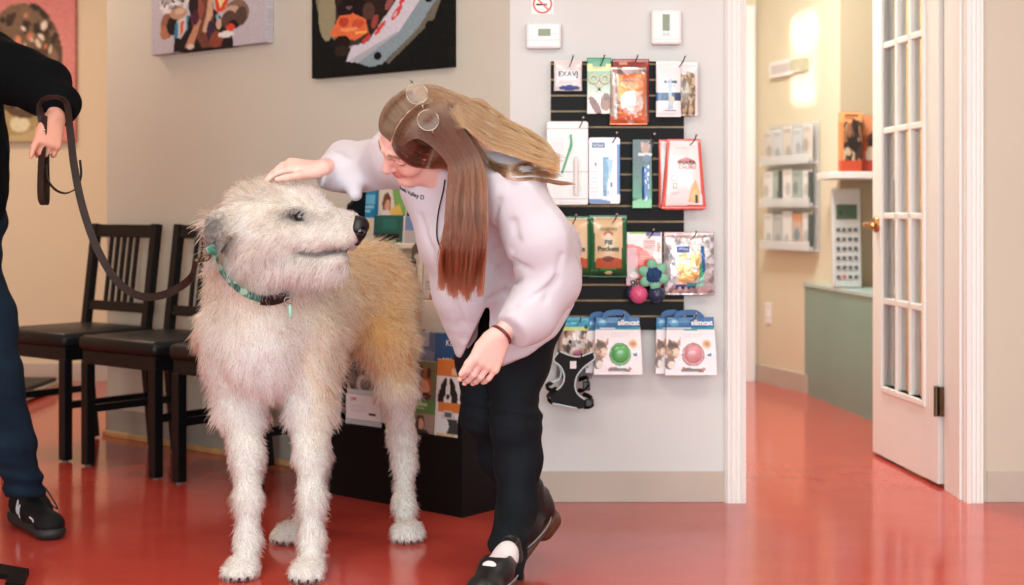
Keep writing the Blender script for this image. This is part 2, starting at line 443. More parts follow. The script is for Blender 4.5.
# ================================================================ the setting
def structure(name, mb, m, **k):
    o = mb.build(name, m, **k); o['kind'] = 'structure'; return o
TOP = 2.75
structure('floor', MB().box((-5.5, -3, -.1), (4.2, 9, 0)), 'floor')
structure('ceiling', MB().box((-5.5, -3, TOP), (4.2, 9, TOP + .1)), 'ceiling')
FAR = BEND - LX * 2.238                      # far end of the chair wall
structure('wall_left', MB().poly_prism([(BEND.x, BEND.y), (FAR.x, FAR.y), (FAR.x + 1.62, 8.05), (FAR.x + 1.9, 8.05), (0.12, 4.9), (BEND.x + .01, 4.68)], 0, TOP), 'wall_left')
structure('wall_front', MB().poly_prism([(BEND.x, 4.674), (.766, 4.674), (.766, 4.89), (.1, 4.89)], 0, TOP).box((.766, 4.674, 2.2), (1.489, 4.89, TOP)), 'wall_front')
structure('wall_right', MB().box((1.489, 4.674, 0), (4.1, 4.89, TOP)), mat('paint_grey_beige', (200, 190, 172), .75, vary=.02, vscale=2))
structure('wall_far', MB().box((-5.5, 8.04, 0), (.3, 8.2, TOP)), 'wall_warm')
structure('wall_side', MB().box((4.1, -3, 0), (4.2, 9, TOP)), 'wall_front')
structure('wall_outer', MB().box((-5.5, -3, 0), (-5.4, 8.1, TOP)), 'wall_warm')
# next room
structure('wall_back', MB().box((.3, 8.04, 0), (1.4, 8.2, TOP)), 'wall_olive')
CA, CB = Vector((1.38, 8.04, 0)), Vector((1.654, 7.167, 0))
structure('wall_passage', MB().poly_prism([(CA.x, CA.y), (CB.x, CB.y), (CB.x + .15, CB.y + .05), (CA.x + .15, CA.y + .1)], 0, TOP), 'wall_olive')
structure('wall_alcove', MB().box((CB.x, CB.y, 0), (4.1, CB.y + .15, TOP)), 'wall_khaki')
structure('wall_inner', MB().box((.28, 4.89, 0), (.38, 6.2, TOP)).box((.28, 7.4, 0), (.38, 8.1, TOP)).box((.28, 6.2, 0), (.38, 7.4, .9)).box((.28, 6.2, 2.3), (.38, 7.4, TOP)), 'wall_olive')
# skirtings
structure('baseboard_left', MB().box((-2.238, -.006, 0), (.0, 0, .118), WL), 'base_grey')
structure('trim_1', MB().box((-2.24, -.024, 0), (.012, -.006, .022), WL, .004), 'pine')
structure('baseboard_front', MB().box((BEND.x, 4.668, 0), (.70, 4.676, .102), None, .002), 'base_beige')
structure('baseboard_right', MB().box((1.56, 4.668, 0), (4.1, 4.676, .102), None, .002), 'base_beige')
structure('baseboard_far', MB().box((-5.4, 8.03, 0), (-.1, 8.045, .10)), 'base_beige')
dA = (CB - CA).normalized(); nA = Vector((dA.y, -dA.x, 0)); nA = nA if nA.x < 0 else -nA
structure('baseboard_passage', MB().poly_prism([tuple((CA + nA * .012).xy), tuple((CB + nA * .012).xy), tuple(CB.xy), tuple(CA.xy)], 0, .10), 'base_beige')
# fluted door casings
def casing(name, x0, x1, z1, flip=False):
    b = MB(); w = x1 - x0; d = 1 if not flip else -1
    prof = [(0, .010), (.12, .022), (.2, .018), (.3, .024), (.42, .018), (.55, .024), (.68, .018), (.80, .028), (1.0, .020)]
    if flip: prof = [(1 - a, t) for a, t in reversed(prof)]
    pl = [(x0, 4.676)] + [(x0 + a * w, 4.674 - t) for a, t in prof] + [(x1, 4.676)]
    b.poly_prism(pl, 0, z1); return structure(name, b, 'trim')
casing('trim_2', .697, .766, 2.2)
casing('trim_3', 1.489, 1.549, 2.2, True)
structure('trim_4', MB().box((1.487, 4.672, 0), (1.4895, 4.892, 2.2)).box((1.479, 4.70, 0), (1.488, 4.73, 2.2), None, .002), 'trim')
structure('trim_5', MB().box((.752, 4.68, 0), (.767, 4.89, 2.2), None, .002), 'trim')
structure('trim_6', MB().box((.69, 4.65, 2.2), (1.556, 4.90, 2.29), None, .004), 'trim')
structure('trim_7', MB().box((1.31, 8.01, 0), (1.372, 8.045, 2.12), None, .004).box((1.322, 8.0, 0), (1.36, 8.012, 2.08), None, .003), 'trim')

# ---------------------------------------------------------------- the open french door
hinge, free = Vector((1.474, 4.918, 0)), Vector((1.420, 5.60, 0))
dx = (free - hinge); DW = dx.length; dx.normalize(); dn = Vector((-dx.y, dx.x, 0))   # dn: towards the left
DM = Matrix(((dx.x, -dn.x, 0, hinge.x), (dx.y, -dn.y, 0, hinge.y), (0, 0, 1, 0), (0, 0, 0, 1)))   # local x from hinge to free edge, -y faces left
b = MB(); T = .036; z0, z1 = .012, 2.09; st = .135; zb, zt = .285, 1.92
b.box((0, 0, z0), (st, T, z1), None, .002).box((DW - .125, 0, z0), (DW, T, z1), None, .002)
b.box((st, 0, z0), (DW - .125, T, zb)).box((st, 0, zt), (DW - .125, T, z1))
gx0, gx1 = st, DW - .125
for i in (1, 2):
    x = gx0 + (gx1 - gx0) * i / 3; b.box((x - .012, -.002, zb), (x + .012, T + .002, zt), None, .004)
for i in range(1, 5):
    z = zb + (zt - zb) * i / 5; b.box((gx0, -.002, z - .012), (gx1, T + .002, z + .012), None, .004)
for (x0, x1, za, zc) in ((gx0 - .022, gx0, zb - .022, zt + .022), (gx1, gx1 + .022, zb - .022, zt + .022), (gx0, gx1, zb - .022, zb), (gx0, gx1, zt, zt + .022)):
    b.box((x0, -.009, za), (x1, T + .009, zc), None, .003)
door = structure('door_1', b, 'trim', mx=DM)
MB().box((gx0, T / 2 - .002, zb), (gx1, T / 2 + .002, zt)).build('glass_pane', 'glass', door)
hd = MB().cyl((DW - .06, -.001, .905), (DW - .06, -.012, .905), .03, 24).cyl((DW - .06, -.01, .905), (DW - .06, -.05, .905), .010, 16)
hd.tube(smooth_path([(DW - .06, -.05, .905), (DW - .085, -.056, .906), (DW - .135, -.056, .904), (DW - .17, -.05, .898)], 6), [.011] * 18 + [.008], 12)
hd.build('door_handle', 'brass', door, smooth=True)
for z in (.30, 1.80):
    h = MB().box((-.028, -.004, z - .05), (-.001, .034, z + .05)).cyl((-.006, -.010, z - .052), (-.006, -.010, z + .052), .008, 14)
    h.build('hinge', 'bronze', door)

# ---------------------------------------------------------------- camera, light
cam = bpy.data.cameras.new('camera'); co = bpy.data.objects.new('camera', cam); COL.objects.link(co); SC.camera = co
co.location = (0, 0, EYE); co.rotation_euler = (PI / 2, 0, 0)
cam.lens = 36 * FPX / 1024; cam.sensor_width = 36; cam.sensor_fit = 'HORIZONTAL'
cam.shift_y = -(292.5 - 213) / 1024; cam.clip_start = .05
cam.dof.use_dof = True; cam.dof.focus_distance = 3.66; cam.dof.aperture_fstop = 3.2
W = bpy.data.worlds.new('daylight'); SC.world = W; W.use_nodes = True
W.node_tree.nodes['Background'].inputs[0].default_value = (.84, .95, 1, 1); W.node_tree.nodes['Background'].inputs[1].default_value = 1.1
def area(name, loc, rot, sx, sy, power, color, spread=180):
    l = bpy.data.lights.new(name, 'AREA'); l.shape = 'RECTANGLE'; l.size = sx; l.size_y = sy; l.energy = power; l.color = color; l.spread = math.radians(spread)
    o = bpy.data.objects.new(name, l); COL.objects.link(o); o.location = loc; o.rotation_euler = rot; return o
area('shopfront_daylight', (-.6, -2.6, 1.5), (PI / 2, 0, 0), 7.0, 2.4, 252, (.83, .965, 1))
area('ceiling_lamp', (-.8, 2.2, 2.72), (0, 0, 0), 1.2, 1.2, 34, (1, .96, .85))
area('ceiling_lamp', (1.6, 2.6, 2.72), (0, 0, 0), 1.2, 1.2, 22, (1, .96, .85))
area('waiting_corner_lamp', (-2.6, 6.3, 2.72), (0, 0, 0), .8, .8, 30, (1, .80, .58))
area('passage_lamp', (1.0, 6.2, 2.72), (0, 0, 0), .6, .6, 60, (.97, .97, .95))
for zz in (1.66, 1.93):   # low sun through the two panes of the passage window
    o = area('passage_window_sun', (.42, 6.75, zz), (0, 0, 0), .26, .20, .20, (1, .97, .90), 4); o.rotation_euler = Vector((1.545 - .42, 7.52 - 6.75, -.03)).to_track_quat('-Z', 'Y').to_euler()
SC.view_settings.view_transform = 'Standard'; SC.view_settings.look = 'None'; SC.view_settings.exposure = 0.16; SC.view_settings.gamma = 1; SC.view_settings.use_curve_mapping = False
# ================================================================ chairs along the wall
glide = mat('glide_grey', (120, 116, 112), .5)
def make_chair():
    t = thing('side_chair', '-', 'chair')
    w, fy, ry = .225, -.195, .178          # half width, front and rear leg lines
    s = MB().box((-.235, -.225, .435), (.235, .205, .492), None, .02)
    for v in s.bm.verts:
        if v.co.z > .47: v.co.z += .008 * (1 - (v.co.x / .24) ** 2) * (1 - (v.co.y / .23) ** 2)
    s.build('seat', 'black_leather', t, smooth=True)
    MB().box((-.222, -.21, .385), (.222, .19, .437), None, .004).build('seat_frame', 'black_wood', t)
    for sx in (-1, 1):
        x = sx * (w - .018)
        l = MB().box((x - .019, fy - .019, .006), (x + .019, fy + .019, .39), None, .003).build('leg', 'black_wood', t)
        MB().cyl((x, fy, 0), (x, fy, .007), .012, 12).build('foot_glide', glide, l)
        r = MB(); up = (0, 1, 0)
        r.bar((x, ry + .035, .006), (x, ry - .01, .44), .036, .036, up, .003); r.bar((x, ry - .011, .42), (x, ry + .049, .905), .036, .034, up, .003)
        r.build('rear_leg', 'black_wood', t)
    def by(z): return ry - .011 + (z - .42) * .060 / .485
    MB().bar((-w + .01, by(.875), .875), (w - .01, by(.875), .875), .024, .052, (0, .2, 1), .003).build('top_rail', 'black_wood', t)
    MB().bar((-w + .01, by(.565), .565), (w - .01, by(.565), .565), .022, .04, (0, .2, 1), .003).build('lower_rail', 'black_wood', t)
    for i in range(5):
        x = -.088 + i * .044
        MB().bar((x, by(.57), .57), (x, by(.87), .87), .017, .012, (0, 1, 0), .002).build('spindle', 'black_wood', t)
    for sx in (-1, 1):
        MB().box((sx * .205 - .009, fy, .2), (sx * .205 + .009, ry + .01, .228)).build('stretcher', 'black_wood', t)
    return t
def copy_tree(o, parent=None):
    c = o.copy(); COL.objects.link(c)
    if parent is not None: c.parent = parent
    for ch in o.children: copy_tree(ch, c)
    return c
chair = make_chair()
for i, (x, lab) in enumerate(((-2.005, 'black slat-back side chair farthest from the shaggy dog, nearest the wall corner'),
                              (-1.443, 'black slat-back side chair in the middle of the wall row, behind the leash'),
                              (-.895, 'black slat-back side chair mostly hidden right behind the shaggy dog'))):
    c = chair if i == 0 else copy_tree(chair)
    c.matrix_world = WL @ Matrix.Translation((x, -.295, 0)); tag(c, lab, 'chair', 'black chairs along the wall')

# ================================================================ canvases
def canvas(name, label, x0, x1, z0, h, layers, frame, nx, ny, side, dep=.032, seed=3):
    t = thing(name, label, 'picture', frame @ Matrix.Translation(((x0 + x1) / 2, -.001, z0)), None)
    panel('printed_picture', x1 - x0, h, layers, 'canvas', t, Matrix.Translation((0, -.002, 0)), dep, 'boxy', nx, ny, seed=seed, back=side)
    MB().box((-(x1 - x0) / 2 + .01, -dep + .004, .01), ((x1 - x0) / 2 - .01, 0, h - .01)).build('stretcher_frame', 'pine', t)
    return t
off = .034
xa, _ = wl(152, off); xb, _ = wl(267, off); _, zc = wlz(152, 55.5, off)
def q(zx, zy): return ((zx - 55) / 905, .60 + (zy + (zx - 55) * .095) / 442 * .40)
def qe(zx, zy, rx, ry, c, a=0): u, v = q(zx, zy); return ('e', u, v, rx / 905, ry / 442 * .40, c, a)
def qp(pts, c): return ('p', [q(*p) for p in pts], c)
canvas('dog_canvas', 'pale grey canvas print of costumed brown dogs, cut off by the top edge', xa, xb, zc, .52, [
    ('fill', (196, 188, 193)), ('g', 0, 1, (205, 197, 201), (188, 181, 187)),
    qp([(235, 420), (250, 270), (330, 120), (560, 60), (700, 250), (715, 420)], (34, 26, 28)),
    qp([(120, -20), (380, -60), (330, 60), (200, 95), (165, 130)], (222, 216, 214)), ('blob', (q(130, -40) + q(330, 50)), 26, .02, [(60, 55, 60), (170, 165, 165), (232, 228, 226)]),
    qe(185, 190, 55, 110, (150, 100, 78)), qe(165, 250, 38, 60, (176, 116, 86)), qe(240, 190, 60, 85, (40, 28, 27)), qe(275, 85, 70, 52, (186, 148, 120)), qe(290, 70, 40, 26, (214, 182, 156)),
    qp([(262, 150), (350, 110), (345, 230), (300, 300), (255, 300)], (206, 198, 198)), qp([(292, 165), (322, 150), (318, 240), (290, 290)], (214, 96, 58)), qp([(255, 170), (275, 160), (278, 290), (240, 300)], (58, 130, 160)), qp([(345, 110), (360, 105), (352, 220), (338, 235)], (70, 150, 176)),
    qp([(380, -60), (560, -60), (560, 200), (620, 380), (470, 390), (400, 250), (370, 90)], (112, 66, 52)), qe(440, 60, 45, 90, (150, 84, 70)), qp([(430, 140), (465, 150), (400, 370), (330, 380)], (192, 138, 106)), qp([(520, -60), (560, -60), (550, 120), (500, 260), (470, 250), (505, 90)], (206, 166, 134)),
    qe(400, 20, 40, 90, (44, 28, 34)), qe(535, 250, 30, 90, (58, 44, 66)), qe(580, 320, 50, 70, (138, 72, 54)), qe(375, 375, 30, 22, (214, 200, 184)), qe(415, 130, 30, 60, (78, 40, 56)),
    qe(735, 110, 95, 115, (132, 104, 88)), qe(700, 90, 65, 45, (196, 166, 142)), qe(680, 160, 60, 75, (92, 66, 58)), qe(715, 200, 45, 40, (28, 20, 22)), qe(770, 130, 45, 75, (86, 66, 56)),
    qp([(565, -30), (690, -30), (640, 80), (585, 100)], (214, 70, 40)), qp([(590, -20), (650, -10), (610, 60)], (240, 214, 160)), qe(690, 225, 35, 30, (216, 70, 50)), qe(655, 280, 62, 26, (232, 228, 224)), qe(600, 190, 22, 45, (206, 170, 150)), qe(590, 130, 14, 24, (120, 170, 190)), ('n', 5)], WL, 150, 120, (206, 200, 202))
xa, _ = wl(312, off); xb, _ = wl(450, off); _, zc = wlz(312, 78.5, off)
def q(zx, zy): return ((zx - 45) / 890, .52 + (zy + (zx - 45) * .075) / 502 * .48)
canvas('diner_dog_canvas', 'black canvas print of a dog biting food off a tilted printed board', xa, xb, zc, .56, [
    ('fill', (16, 19, 18)), qe(420, -80, 350, 420, (134, 124, 100)), qe(400, -70, 310, 380, (62, 52, 44)), qe(150, 60, 60, 200, (150, 142, 112)), qe(440, -80, 240, 330, (44, 32, 28)),
    qp([(560, 410), (840, 130), (900, -40), (870, -40), (740, 180), (540, 400)], (108, 102, 88)), qe(815, 165, 26, 26, (16, 18, 18)),
    qe(320, 40, 100, 80, (30, 20, 20)), qe(300, 30, 22, 12, (110, 90, 90)), qe(430, 60, 40, 60, (84, 58, 50)),
    qp([(280, 390), (320, 290), (430, 260), (590, 20), (640, -60), (800, -60), (620, 210), (360, 400)], (206, 202, 210)),
    qp([(360, 400), (620, 210), (770, -20), (870, -20), (740, 190), (520, 410), (440, 432)], (134, 152, 158)), qp([(300, 385), (360, 400), (620, 210), (610, 205)], (170, 172, 180)),
    qe(415, 245, 38, 16, (200, 64, 60), -42), qe(505, 175, 52, 18, (204, 70, 64), -48), qe(520, 180, 20, 8, (214, 190, 196), -48), qe(610, 80, 54, 20, (204, 70, 64), -50), qe(600, 90, 20, 8, (214, 190, 196), -50), qe(660, -20, 50, 20, (200, 60, 58), -50), qe(470, 130, 22, 50, (150, 70, 62), 20), qe(565, 10, 20, 60, (150, 84, 80), 30),
    qe(488, 358, 26, 28, (14, 16, 16)), qe(810, 0, 22, 26, (14, 16, 16)),
    qp([(170, 200), (240, 80), (330, 70), (410, 110), (430, 200), (340, 250), (190, 220)], (222, 112, 66)), qe(265, 125, 34, 34, (186, 66, 48)), qe(360, 140, 42, 34, (200, 84, 56)), qe(300, 175, 60, 14, (240, 150, 96)), qe(380, 200, 40, 12, (244, 170, 90)), qe(250, 270, 60, 60, (34, 22, 20)), qe(250, 320, 50, 40, (50, 36, 30)), ('n', 4)], WL, 160, 130, (38, 46, 36), seed=4)
def F8(px, py): return (px - 512) / FPX * 8.0, EYE + (213 - py) / FPX * 8.0
(xa, za), (xb, zb_) = F8(-62, 142), F8(75.5, 142)
def q(px, py): return ((px + 62) / 137.5, (py + 60) / 202)
def qe(x, y, rx, ry, c, a=0): u, v = q(x, y); return ('e', u, v, rx / 137.5, ry / 202, c, a)
canvas('curly_dog_canvas', 'salmon pink canvas print of a curly brown dog behind the leash holder', xa, xb, za, 1.12, [
    ('fill', (216, 138, 130)), ('g', 0, .6, (206, 122, 118), (222, 146, 138)), qe(-5, 128, 60, 34, (196, 176, 130)), qe(5, 116, 40, 20, (176, 152, 104)), qe(20, 124, 10, 8, (226, 214, 176)), qe(-10, 122, 12, 8, (230, 220, 186)),
    qe(25, 60, 38, 58, (98, 78, 62)), qe(20, 30, 26, 28, (128, 104, 82)), ('blob', q(-10, 0) + q(64, 110), 90, .032, [(80, 62, 52), (116, 92, 74), (66, 58, 52), (140, 112, 90)], q(26, 56) + (36 / 137.5, 56 / 202)),
    ('blob', q(5, 10) + q(60, 105), 26, .022, [(222, 200, 176), (218, 142, 108), (236, 218, 200), (206, 128, 96)], q(28, 58) + (33 / 137.5, 50 / 202)), ('n', 5)], Matrix.Translation((0, 8.04, 0)), 90, 130, (206, 128, 122), dep=.04, seed=9)

# ================================================================ on the front wall: sticker and thermostats
s = thing('no_smoking_sticker', 'small white sticker with a red no-smoking circle above the left thermostat', 'sticker', WF @ Matrix.Translation((fx(542.5), -.0005, fz(4))))
MB().box((-.036, -.001, -.034), (.036, 0, .034)).build('backing', 'white_plastic', s)
MB().torus((0, -.0012, 0), .029, .0028, (0, 1, 0), 32, 6).build('red_ring', 'ink_orange', s)
MB().bar((-.02, -.0013, .02), (.02, -.0013, -.02), .0025, .005, (0, 0, 1)).build('red_bar', 'ink_orange', s)
g = MB().box((-.021, -.0012, -.005), (.010, -.0005, .001)).box((.012, -.0012, -.005), (.016, -.0005, .001)); g.build('cigarette', 'ink', s)
def rounded(x0, x1, z0, z1, y0, y1, r=.008):
    b = MB().box((x0, y0, z0), (x1, y1, z1), None, r); return b
t = thing('thermostat', 'wide white thermostat with a small olive screen, left of the two', 'thermostat', WF @ Matrix.Translation((fx(543.5), -.001, fz(49.5))))
rounded(-.057, .057, 0, .084, -.03, 0).build('case', 'white_plastic', t)
MB().box((-.018, -.0315, .041), (.022, -.0295, .064)).build('screen', 'lcd', t)
MB().box((-.053, -.0312, .0265), (.053, -.0298, .0285)).build('cover_seam', 'grey_plastic', t)
MB().box((.028, -.0325, .046), (.042, -.0295, .058), None, .001).build('button', 'white_plastic', t)
t = thing('thermostat', 'upright white thermostat with a tall olive screen, right of the two', 'thermostat', WF @ Matrix.Translation((fx(665.5), -.001, fz(45.5))))
rounded(-.049, .049, 0, .114, -.032, 0).build('case', 'white_plastic', t)
MB().box((-.013, -.0335, .044), (.010, -.0315, .098)).build('screen', 'lcd', t)
for i in range(2): MB().box((-.012 + i * .012, -.034, .028), (-.003 + i * .012, -.0315, .038), None, .001).build('button', 'grey_plastic', t)
MB().box((-.045, -.0332, .016), (.045, -.0318, .0175)).build('cover_seam', 'grey_plastic', t)

# ================================================================ slatwall board and what hangs on it
t = thing('slatwall_board', 'black slatwall display board with pine grooves on the front wall', 'display board', WF)
x0, x1, zt_, zb_ = fx(550.5), fx(683.5), fz(62), fz(329.5)
MB().box((x0, -.008, zb_), (x1, 0, zt_)).build('groove_backing', mat('groove_wood', (196, 160, 116), .6, vary=.2, vscale=30), t)
b = MB(); ys = [62] + [64.4 + 15.72 * k for k in range(17)] + [329.5]
for a_, c_ in zip(ys[:-1], ys[1:]):
    ta, tc_ = fz(a_ + (0 if a_ == 62 else 1.1)), fz(c_ - (0 if c_ == 329.5 else 1.1))
    b.box((x0 + .001, -.020, tc_), (x1 - .001, -.008, ta))
b.build('slats', 'black_lam', t)
def hook(px, py, off, what, n=[0]):
    """wire peg from the board out through the hanging hole, tip turned up"""
    z = fz(py + 5, off); x = fx(px, off)
    t = thing('display_hook', 'black wire hook holding ' + what, 'hook', WF @ Matrix.Translation((x, 0, z)), 'wire hooks on the slatwall')
    MB().tube(smooth_path([(.0, -.0205, -.006), (.002, -off - .02, -.004), (.006, -off - .065, .006), (.010, -off - .082, .020)], 6), .0021, 8).build('wire', 'black_metal', t)
    MB().ball((.010, -off - .082, .022), .0042, 10, 8).build('tip', 'steel', t)
    MB().box((-.008, -.024, -.016), (.016, -.0202, .010)).build('backplate', 'black_metal', t)
def pack(name, label, cat, rect, off, dep, layers, m='printed', shape='card', hk=None, what=None, group=None, **k):
    x0, y0, x1, y1 = rect
    w = fx(x1, off) - fx(x0, off); h = fz(y0, off) - fz(y1, off)
    kk = dict(nx=max(16, int((x1 - x0) * 1.1)), ny=max(24, int((y1 - y0) * 1.1))); kk.update(k)
    t = thing(name, label, cat, WF @ Matrix.Translation((fx((x0 + x1) / 2, off), -off, fz(y1, off))), group)
    panel('package', w, h, layers, m, t, None, dep, shape, **kk)
    if hk: hook(hk[0], hk[1], off + dep * .3, what)
    return t, w, h
GW = 'pet supplies hanging on the slatwall'
wht = (238, 232, 232)
# top row
t, w, h = pack('card_bag', 'clear bag with a white lettered card, top left of the slatwall', 'package', (554, 60, 582, 91), .035, .014, [('fill', (222, 214, 212)), ('r', .0, .0, 1, .32, (226, 216, 212)), ('r', .06, .34, .96, .86, (240, 234, 236)), ('e', .55, .9, .38, .08, (70, 96, 160)), ('lines', .2, .66, .8, .78, 2, (200, 196, 198))], 'gloss_print', 'pouch', (569, 60), 'the clear bag with a white card', GW)
text('EXAVJ', .024, 'ink', t, (0, -.0150, h * .46), sx=1.0)
t, w, h = pack('scissors_pack', 'green card pack with cream scissors and a small dog, top row', 'package', (587, 58, 611, 114), .035, .006, [('fill', (226, 222, 214)), ('g', .2, .75, (128, 176, 140), (224, 224, 212)), ('r', 0, 0, 1, .12, (40, 140, 84)), ('r', 0, .11, 1, .24, (226, 218, 140)), ('e', .5, .12, .3, .06, (70, 150, 96)), ('e', .34, .86, .3, .1, (120, 62, 40), 30), ('e', .78, .8, .24, .14, (150, 96, 66)), ('e', .8, .7, .14, .07, (116, 70, 50)), ('lines', .2, .15, .8, .21, 2, (190, 180, 110))], 'gloss_print', 'card', (600, 59), 'the green scissors pack', GW)
sc = MB().torus((-.018, -.011, h * .62), .0125, .0042, (0, 1, 0), 20, 8).torus((.018, -.011, h * .62), .0125, .0042, (0, 1, 0), 20, 8)
sc.bar((-.012, -.010, h * .55), (.004, -.010, h * .40), .006, .004, (0, 1, 0)).bar((.012, -.010, h * .55), (-.004, -.010, h * .40), .006, .004, (0, 1, 0)); sc.build('scissors', mat('cream_plastic', (222, 220, 190), .4), t, smooth=True)
MB().bar((0, -.009, h * .42), (0, -.009, h * .2), .007, .003, (0, 1, 0)).build('scissor_blades', 'steel', t)
pack('treat_pouch', 'dark red treat pouch peeking out behind the orange pouch', 'package', (612, 59, 649, 122), .024, .012, [('fill', (156, 58, 50)), ('r', .2, .05, .4, .1, (220, 160, 120)), ('r', 0, 0, .04, 1, (90, 30, 30))], 'gloss_print', 'pouch', None, None, GW)
t, w, h = pack('treat_pouch', 'orange and silver treat pouch with a white star burst, top row', 'package', (609.5, 67, 647.5, 125), .040, .028, [('fill', (214, 200, 192)), ('r', .0, .85, 1, 1, (232, 140, 100)), ('p', [(.2, .12), (.98, .12), (.92, .92), (.22, .9)], (236, 138, 88)), ('p', [(.22, .3), (.96, .3), (.9, .6), (.22, .6)], (238, 146, 92)), ('e', .58, .62, .3, .2, (240, 226, 222)), ('p', [(.25, .75), (.5, .45), (.9, .42), (.7, .62), (.85, .85), (.5, .7)], (240, 214, 200)), ('e', .58, .3, .32, .1, (244, 170, 130)), ('blob', (.3, .72, .9, .9), 16, .04, [(228, 120, 76), (240, 180, 150), (244, 220, 206)]), ('blob', (.0, .0, 1, .1), 14, .08, [(236, 230, 226), (150, 130, 122), (200, 180, 170)]), ('p', [(.02, .1), (.14, .12), (.2, .9), (.12, .92)], (238, 232, 230)), ('p', [(.1, .1), (.16, .12), (.24, .6), (.2, .9)], (150, 134, 126)), ('e', .55, .95, .1, .02, (250, 240, 236))], 'foil_print', 'pouch', (632.5, 59), 'the orange treat pouch', GW, bot=1.0, top=.95)
text('GREENIES'.replace('GREENIES', 'ANXIETY'), .018, 'ink_grey', t, (.008, -.0285, h * .73))
pack('treat_pouch', 'clear and white pouch of beige cat treats, top right of the slatwall', 'package', (674, 62, 698, 116), .030, .02, [('fill', (236, 230, 230)), ('r', .2, .25, .9, .96, (150, 130, 104)), ('blob', (.15, .25, .85, .97), 70, .11, [(186, 168, 136), (136, 116, 92), (206, 188, 158), (110, 94, 76)]), ('r', .86, 0, 1, 1, (238, 232, 230)), ('e', .4, .62, .5, .03, (120, 104, 88)), ('r', 0, 0, 1, .16, (240, 234, 234))], 'gloss_print', 'pouch', None, None, GW)
t, w, h = pack('dental_pack', 'white pack with a navy band hanging beside the beige cat treats', 'package', (656, 61, 681, 117), .045, .010, [('fill', wht), ('r', 0, .56, 1, .71, (38, 66, 112)), ('r', .0, .57, .2, .7, (70, 110, 160)), ('r', .3, .36, .42, .4, (40, 90, 110)), ('r', .48, .36, .84, .4, (60, 110, 120)), ('lines', .35, .44, .75, .5, 2, (180, 176, 180)), ('p', [(.52, .32), (.6, .32), (.62, .62), (.7, .86), (.45, .86), (.5, .6)], (170, 190, 214)), ('e', .62, .7, .12, .07, (200, 180, 150)), ('r', .35, .88, .8, .9, (60, 80, 100))], 'gloss_print', 'pouch', (679, 60), 'the white and navy dental pack', GW)
# second row
t, w, h = pack('toothbrush_kit', 'large clear and white kit with a mint green toothbrush, second row', 'package', (546.5, 121.5, 588, 205), .030, .014, [('fill', (228, 222, 220)), ('r', .0, .08, 1, .095, (170, 166, 166)), ('lines', .1, .2, .42, .42, 7, (212, 208, 208)), ('r', .62, .46, .84, .9, (214, 210, 206)), ('r', .66, .4, .8, .46, (236, 230, 230)), ('e', .73, .8, .1, .05, (176, 190, 176)), ('e', .73, .8, .08, .04, (220, 214, 210)), ('r', 0, .6, 1, .606, (160, 160, 158)), ('r', .0, .92, 1, .93, (186, 184, 182)), ('lines', .3, .93, .95, .99, 2, (196, 192, 190))], 'gloss_print', 'boxy', (579, 121), 'the toothbrush kit', GW, corner=.008)
tb = MB().tube(smooth_path([(.010, -.018, h * .84), (.012, -.019, h * .72), (.002, -.018, h * .6), (-.018, -.018, h * .38)], 6), [.0034] * 6 + [.0046] * 5 + [.0034] * 8, 8); tb.build('toothbrush', mat('mint_plastic', (96, 190, 140), .35), t, smooth=True)
MB().cyl((.028, -.015, h * .12), (.028, -.015, h * .52), .0085, 14).cyl((.028, -.015, h * .52), (.028, -.015, h * .58), .006, 14).build('gel_tube', 'white_plastic', t)
t, w, h = pack('toothpaste_pack', 'white blister pack with a royal blue edge and small tube, second row', 'package', (588.5, 137.5, 620, 204), .033, .008, [('fill', (236, 232, 236)), ('r', .9, .1, 1, .86, (66, 116, 182)), ('p', [(0, .93), (.3, .92), (.7, .955), (.7, 1), (0, 1)], (52, 92, 164)), ('r', .1, .08, .52, .155, (62, 92, 144)), ('r', .46, .3, .56, .88, (64, 120, 160)), ('r', .56, .3, .82, .88, (214, 226, 238)), ('p', [(.5, .3), (.64, .3), (.62, .62), (.48, .88)], (96, 160, 196)), ('lines', .1, .2, .75, .26, 2, (206, 202, 206)), ('e', .22, .4, .04, .03, (120, 124, 130)), ('p', [(.58, .34), (.78, .34), (.68, .6)], (160, 200, 226)), ('blob', (.5, .55, .8, .86), 12, .05, [(60, 80, 120), (120, 170, 200), (230, 236, 240)]), ('lines', .08, .5, .3, .9, 8, (214, 212, 216))], 'gloss_print', 'card', (612, 136), 'the white and blue toothpaste pack', GW, corner=.008)
text('virbac', .014, 'ink_white', t, (-w * .19, -.0086, h * .862))
t, w, h = pack('flosser_pack', 'slim dark green pack with a blue brush and a cat photo, second row', 'package', (632, 139, 652, 208.5), .033, .009, [('fill', (16, 44, 38)), ('g', .3, .85, (16, 44, 38), (24, 140, 84)), ('p', [(0, .9), (.6, .84), (1, .86), (1, 1), (0, 1)], (110, 196, 130)), ('e', .66, .13, .22, .08, (176, 128, 104)), ('e', .5, .08, .06, .05, (190, 150, 130)), ('e', .84, .08, .06, .05, (190, 150, 130)), ('r', .3, .205, .98, .24, (206, 212, 208)), ('e', .72, .28, .2, .05, (60, 90, 120)), ('r', .6, .37, .84, .88, (44, 104, 170)), ('blob', (.62, .4, .84, .86), 12, .03, [(230, 240, 246)]), ('r', .14, .0, .18, 1, (60, 130, 100))], 'gloss_print', 'card', (649, 137), 'the slim green pack', GW)
MB().cyl((.003, -.010, h * .13), (.003, -.010, h * .6), .004, 10).build('brush_handle', mat('blue_plastic', (44, 100, 172), .3), t, smooth=True)
